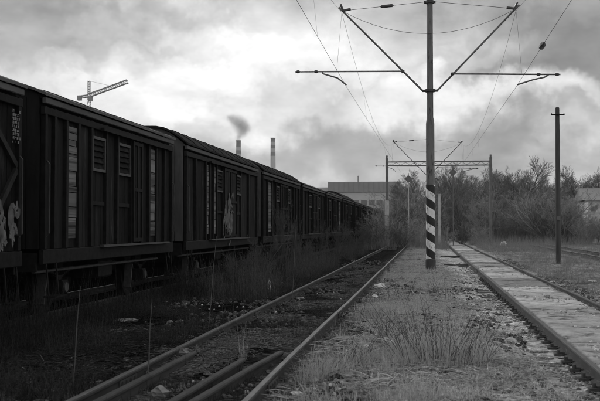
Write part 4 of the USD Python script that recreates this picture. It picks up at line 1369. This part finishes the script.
JO = np.array([(2.545 + rnd.uniform(-.7, .7), 3.2 + 2 * rnd.randint(2, 22) + rnd.uniform(-.02, .02), .05) for _ in range(110)] + [(rnd.choice([1.845, 3.245]) + rnd.uniform(-.015, .015), rnd.uniform(8, 45), .05) for _ in range(160)])
scatter('joint_weeds', 'small dry weeds growing in the joints of the slabs', 'weeds', G_SHORT, M['straw_dim'], JO, .4, .9, 61)
scatter('straw_litter', 'broken straw and stalks lying on the dirt', 'straw', [lying(i, 22, .28) for i in range(6)], M['straw'], spots(620, -1.4, 1.2, 6.5, 45, 41, .53, 1.5), .5, 1.1, 41)
scatter('track_litter', 'dull dead stalks lying between the rails of the middle track', 'straw', [lying(30 + i, 20, .28) for i in range(4)], M['straw_grey'], spots(420, -3.0, -1.7, 6.5, 40, 42, .5, 1.1), .7, 1.3, 42)
scatter('earth_clods', 'dark clods and charred crumbs lying on the dry strip', 'dirt', [MB().stone((0, 0, .004), (.045, .035, .02), 120 + k) for k in range(5)], M['clod'], np.vstack([spots(700, -1.35, .6, 7, 30, 71, .5, 1.3), spots(160, .6, 1.4, 9, 30, 72, .55, 1.3)]), .4, 1.5, 71)
scatter('dark_tufts', 'dark withered tufts among the pale dry grass', 'grass', G_FLAT + G_SHORT, M['straw_dark'], spots(420, -1.35, .5, 7, 40, 73, .52, 1.6), .5, 1.1, 73)
scatter('twig_litter', 'pale broken twigs tangled on the dry strip', 'twigs', [lying(80 + i, 9, .30) for i in range(5)], M['pebble'], spots(60, -1.35, -.1, 8.8, 13, 44, .45, 1.2) + [0, 0, .02], .7, 1.5, 44)
scatter('dark_straw_litter', 'dead stalks lying in the dark strip beside the train', 'straw', [lying(50 + i, 16, .35) for i in range(4)], M['straw_dark'], spots(900, -6.3, -3.2, 7, 40, 43, .46, 1.0), .7, 1.5, 43)
ST0 = [MB().stone((0, 0, .006), (.022, .019, .014), 60 + k) for k in range(5)]
scatter('pale_gravel', 'pale pebbles and crumbs strewn over the dirt', 'gravel', ST0, M['pebble'], np.vstack([spots(2200, -1.3, 1.6, 6.5, 40, 51, .46, 1.5), spots(700, 1.9, 3.2, 8, 40, 52, .5, 1.2) + [0, 0, .115], spots(260, -6, -1.7, 8, 35, 53, .55, 1.2)]), .4, 1.5, 51)
scatter('pale_ballast', 'greyish ballast stones along the near rail of the right track', 'gravel', [MB().stone((0, 0, .01), (.035, .03, .022), 90 + k) for k in range(5)], M['greystone'], spots(900, 1.42, 1.74, 6, 45, 11, .45), .3, 1.0, 11)
ST = [MB().stone((0, 0, .01), (.035, .03, .022), k) for k in range(6)]
scatter('ballast', 'loose ballast stones along the tracks', 'gravel', ST, M['ballast'],
        np.vstack([spots(2600, -3.6, -1.2, 6, 45, 12, .42), spots(900, -1.3, 1.4, 6, 30, 13, .5), spots(900, 3.38, 4.2, 12, 50, 14, .35), spots(1500, -6.2, -3.4, 8, 30, 15, .45)]), .5, 1.5, 8)

# ------------------------------------------------------------------ single plants, stalks and litter
def clump(u, v, h, rad, n, label, mt, lean=.5, seed=0, sprout=True):
    p = drop(u, v)
    t = thing('dry_weed_clump', label, 'weed', p)
    tuft(seed, n, h, lean, .007, rad).build('blades', M[mt], t)
    r = random.Random(seed + 5)
    m = MB()
    for k in range(max(6, n // 9)):
        a, q = r.uniform(0, 6.28), rad * r.random()
        b = np.array([q * math.cos(a), q * math.sin(a), 0])
        d = np.array([math.cos(a) * r.uniform(0, .8), math.sin(a) * r.uniform(0, .8), 1])
        l = h * r.uniform(.3, 1.0) * r.choice([1, 1, 1.25])
        pts = [b + d * l * s + np.array([math.cos(a), math.sin(a), 0]) * .12 * l * s * s for s in (0, .35, .7, 1)]
        m.tube(pts, [.005, .004, .003, .0015], 4, False)
        for s in (.55, .7, .85):
            q0 = b + d * l * s + np.array([math.cos(a), math.sin(a), 0]) * .12 * l * s * s
            az = r.uniform(0, 6.28)
            m.tube([q0, q0 + np.array([math.cos(az) * .09, math.sin(az) * .09, .08]) * h], [.003, .001], 3, False)
    tag(m.build('stems', M['stem' if mt == 'straw' else 'twigblack'], t), kind='stuff')


clump(440, 364, .72, .66, 640, 'big spreading clump of dry weeds in the foreground right of centre', 'straw_dim', .5, 1)
clump(414, 356, .50, .30, 200, 'smaller dry clump just left of the big one', 'straw', .4, 2)
clump(470, 362, .40, .30, 180, 'low dry clump right of the big one, towards the right track', 'straw_dim', .4, 3)
clump(345, 362, .30, .30, 150, 'tangled dry weeds below the right rail of the middle track', 'straw', .45, 4)
clump(322, 374, .25, .25, 110, 'small dry weeds hard by the middle track rail at the bottom', 'straw', .4, 5)
clump(242, 362, .45, .06, 26, 'thin sprig standing between the middle track rails', 'straw_dim', .15, 6)
clump(386, 336, .30, .3, 130, 'dry tangle under the dark plank', 'straw', .5, 7)
clump(400, 300, .45, .35, 150, 'dry weeds between the plank and the striped mast', 'straw_dim', .35, 8)
clump(448, 300, .50, .35, 140, 'dry weeds on the path edge right of the striped mast foot', 'straw_dim', .35, 9)

for (u, v, vt, w, lab) in ((72, 392, 286, .007, 'tall pale stalk leaning beside the near end of the left rail'), (208, 331, 236, .007, 'tall thin stalk beside the left rail, further off'), (147, 388, 300, .008, 'hair thin stalk in the gap of the left check rail'),
                           (292, 300, 215, .007, 'slanting stalk near the far part of the left rail')):
    p = drop(u, v)
    tp = on_y(u + rnd.uniform(4, 10), vt, p[1])
    t = thing('dry_stalk', lab, 'stalk', p)
    d = tp - p
    m = MB().tube([(0, 0, -.03), tuple(d * .3 + [.004, 0, 0]), tuple(d * .65 + [-.006, 0, 0]), tuple(d)], [w, w * .9, w * .75, w * .4], 6)
    m.build('stem', M['stem'], t, smooth=True)

# fallen branches
sticks = [(300, 352, 332, 340, .012, 'pale stick propped on the right rail of the middle track'), (352, 362, 410, 340, .013, 'long pale stick lying across the dry strip'), (318, 388, 352, 370, .010, 'pale stick at the bottom beside the middle track'), (330, 356, 352, 346, .010, 'short stick by the tangle below the rail'),
          (364, 342, 392, 352, .011, 'stick among the pale papers'), (284, 350, 312, 362, .009, 'thin stick poking under the rail'), (392, 346, 428, 352, .010, 'stick left of the big weed clump'), (470, 372, 500, 366, .010, 'stick right of the big weed clump'), (10, 366, 60, 372, .011, 'bent twig in the dark lower left corner')]
for k, (u0, v0, u1, v1, w, lab) in enumerate(sticks):
    a, b = drop(u0, v0) + [0, 0, .03], drop(u1, v1) + [0, 0, .06]
    t = thing('fallen_stick', lab, 'stick', a)
    d = b - a
    q = random.Random(k)
    pts = [d * s + np.array([q.uniform(-.02, .02), q.uniform(-.02, .02), q.uniform(0, .03)]) for s in (0, .33, .66, 1)]
    MB().tube(pts, [w, w * .9, w * .7, w * .4], 6).build('branch', M['stem'], t)
    MB().tube([pts[2], pts[2] + np.array([q.uniform(-.12, .12), .05, .08])], [w * .5, w * .2], 5).build('twig', M['stem'], t)

a = drop(400, 317.5)
t = thing('dark_plank', 'short dark plank lying across the dry strip before the mast', 'plank', a)
MB().box(-.30, .30, -.06, .06, .015, .06, .008).build('board', M['plank'], t)


def crumpled(name, u, v, sx, sz, label, cat, seed, mt='paper'):
    import trimesh
    p = drop(u, v)
    b = trimesh.creation.icosphere(2, 1.0)
    vv = np.array(b.vertices)
    d = 1 + (fbm(vv * 2.5 + seed, 3, seed) - .5) * 1.1
    vv = vv * d[:, None] * [sx / 2, sx / 2.4, sz / 2]
    vv[:, 2] += sz / 2 - .01
    o = usdkit.mesh(stage, numbered('/World', name), (vv, np.array(b.faces)), M[mt])
    o.AddTranslateOp().Set(Gf.Vec3d(*map(float, p)))
    tag(o, label, cat)


crumpled('plastic_bag', 380, 289, .30, .15, 'white crumpled bag beside the far part of the middle track', 'bag', 1)
crumpled('plastic_bag', 375, 298.5, .14, .10, 'small white scrap just below the white bag', 'bag', 2)
crumpled('paper_scrap', 365, 349, .12, .05, 'bright scrap of paper in the tangle under the middle track rail', 'litter', 3)
crumpled('paper_scrap', 376, 351, .13, .04, 'pale scrap right of the bright paper scrap', 'litter', 4)
crumpled('paper_scrap', 126, 324, .40, .07, 'pale flat scrap in the dark between train and track', 'litter', 5, 'stone')
crumpled('paper_scrap', 296, 396, .14, .04, 'bright scrap at the bottom edge by the right rail of the middle track', 'litter', 6)
crumpled('paper_scrap', 402, 356, .11, .04, 'pale scrap left of the big weed clump', 'litter', 7, 'stone')
crumpled('plastic_bag', 503.5, 246.5, .50, .45, 'white bag far off at the right rail of the right track', 'bag', 8)
crumpled('paper_scrap', 472, 267, .26, .08, 'small white scrap at the left rail of the right track', 'litter', 9)
crumpled('paper_scrap', 530, 347, .07, .03, 'white speck on the path by the near right track', 'litter', 10)
crumpled('paper_scrap', 113, 334, .16, .05, 'dim scrap left of the pale flat scrap', 'litter', 11, 'stone')
crumpled('paper_scrap', 592, 282, .30, .06, 'pale scrap in the grass at the right edge', 'litter', 12)
crumpled('paper_scrap', 300, 300.5, .20, .07, 'small pale scrap between the rails, mid way', 'litter', 13, 'stone')

p = drop(269, 293.5)
t = thing('plastic_bottle', 'upright pale bottle left of the middle track', 'bottle', p)
m = MB(); lathe_z(m, [(.05, 0), (.055, .02), (.055, .20), (.045, .24), (.018, .29), (.018, .315)], 14)
m.build('bottle_body', M['paper'], t, smooth=30)
m = MB(); lathe_z(m, [(.021, .316), (.021, .34)], 12)
m.build('cap', M['stone'], t)

for k, (u, v, s, zz, lab) in enumerate([(160, 389, .085, .15, 'pale stone wedged between the left rail and its check rail'), (184, 350, .075, .15, 'pale stone at the far end of the left check rail'), (198, 355, .05, .0, 'small stone past the end of the check rail'), (304, 322, .06, 0, 'stone between the rails right of the sprig'), (378, 305, .07, 0, 'stone under the white bag'),
                                       (540, 320, .05, 0, 'stone on the ballast by the right track'), (548, 298, .06, .08, 'dark stone on the slabs of the right track'), (516, 372, .05, 0, 'stone on the path at the lower right'), (562, 384, .045, 0, 'stone beside the rail at the lower right'), (490, 388, .05, 0, 'stone at the bottom right of centre')]):
    p = on_z(u, v, zz)
    q = gz(p[0], p[1]) if zz == 0 else zz - (.06 if zz > .1 else 0)
    o = usdkit.mesh(stage, numbered('/World', 'stone'), MB().stone((0, 0, s * .45), (s, s * .85, s * .7), k + 3).arrays(), M['stone'], smooth=40)
    o.AddTranslateOp().Set(Gf.Vec3d(float(p[0]), float(p[1]), float(q)))
    tag(o, lab, 'stone')

# boards let into the path beside the right track
for k, (u0, u1, v, lab) in enumerate([(444, 468, 265.5, 'nearer weathered board let into the path beside the right track'), (441, 462, 257, 'further weathered board let into the path beside the right track')]):
    a, b = drop(u0, v), drop(u1, v)
    t = thing('path_board', lab, 'board', (0, 0, 0))
    MB().box(a[0], b[0], a[1] - .1, a[1] + .1, -.05, max(a[2], b[2]) + .035).build('board', M['sleeper'], t)

# ------------------------------------------------------------------ thin winter air
hz = usdkit.material(stage, '/World/Looks/thin_air', {'v': ('principled_volume', {'color': g(.9), 'density': .00010, 'anisotropy': .1})}, [], volume='v.volume')
h = MB().box(-1200, 900, -60, 1300, -2.2, 140).build('haze', hz)
tag(h, 'thin grey winter air', 'haze', kind='stuff')
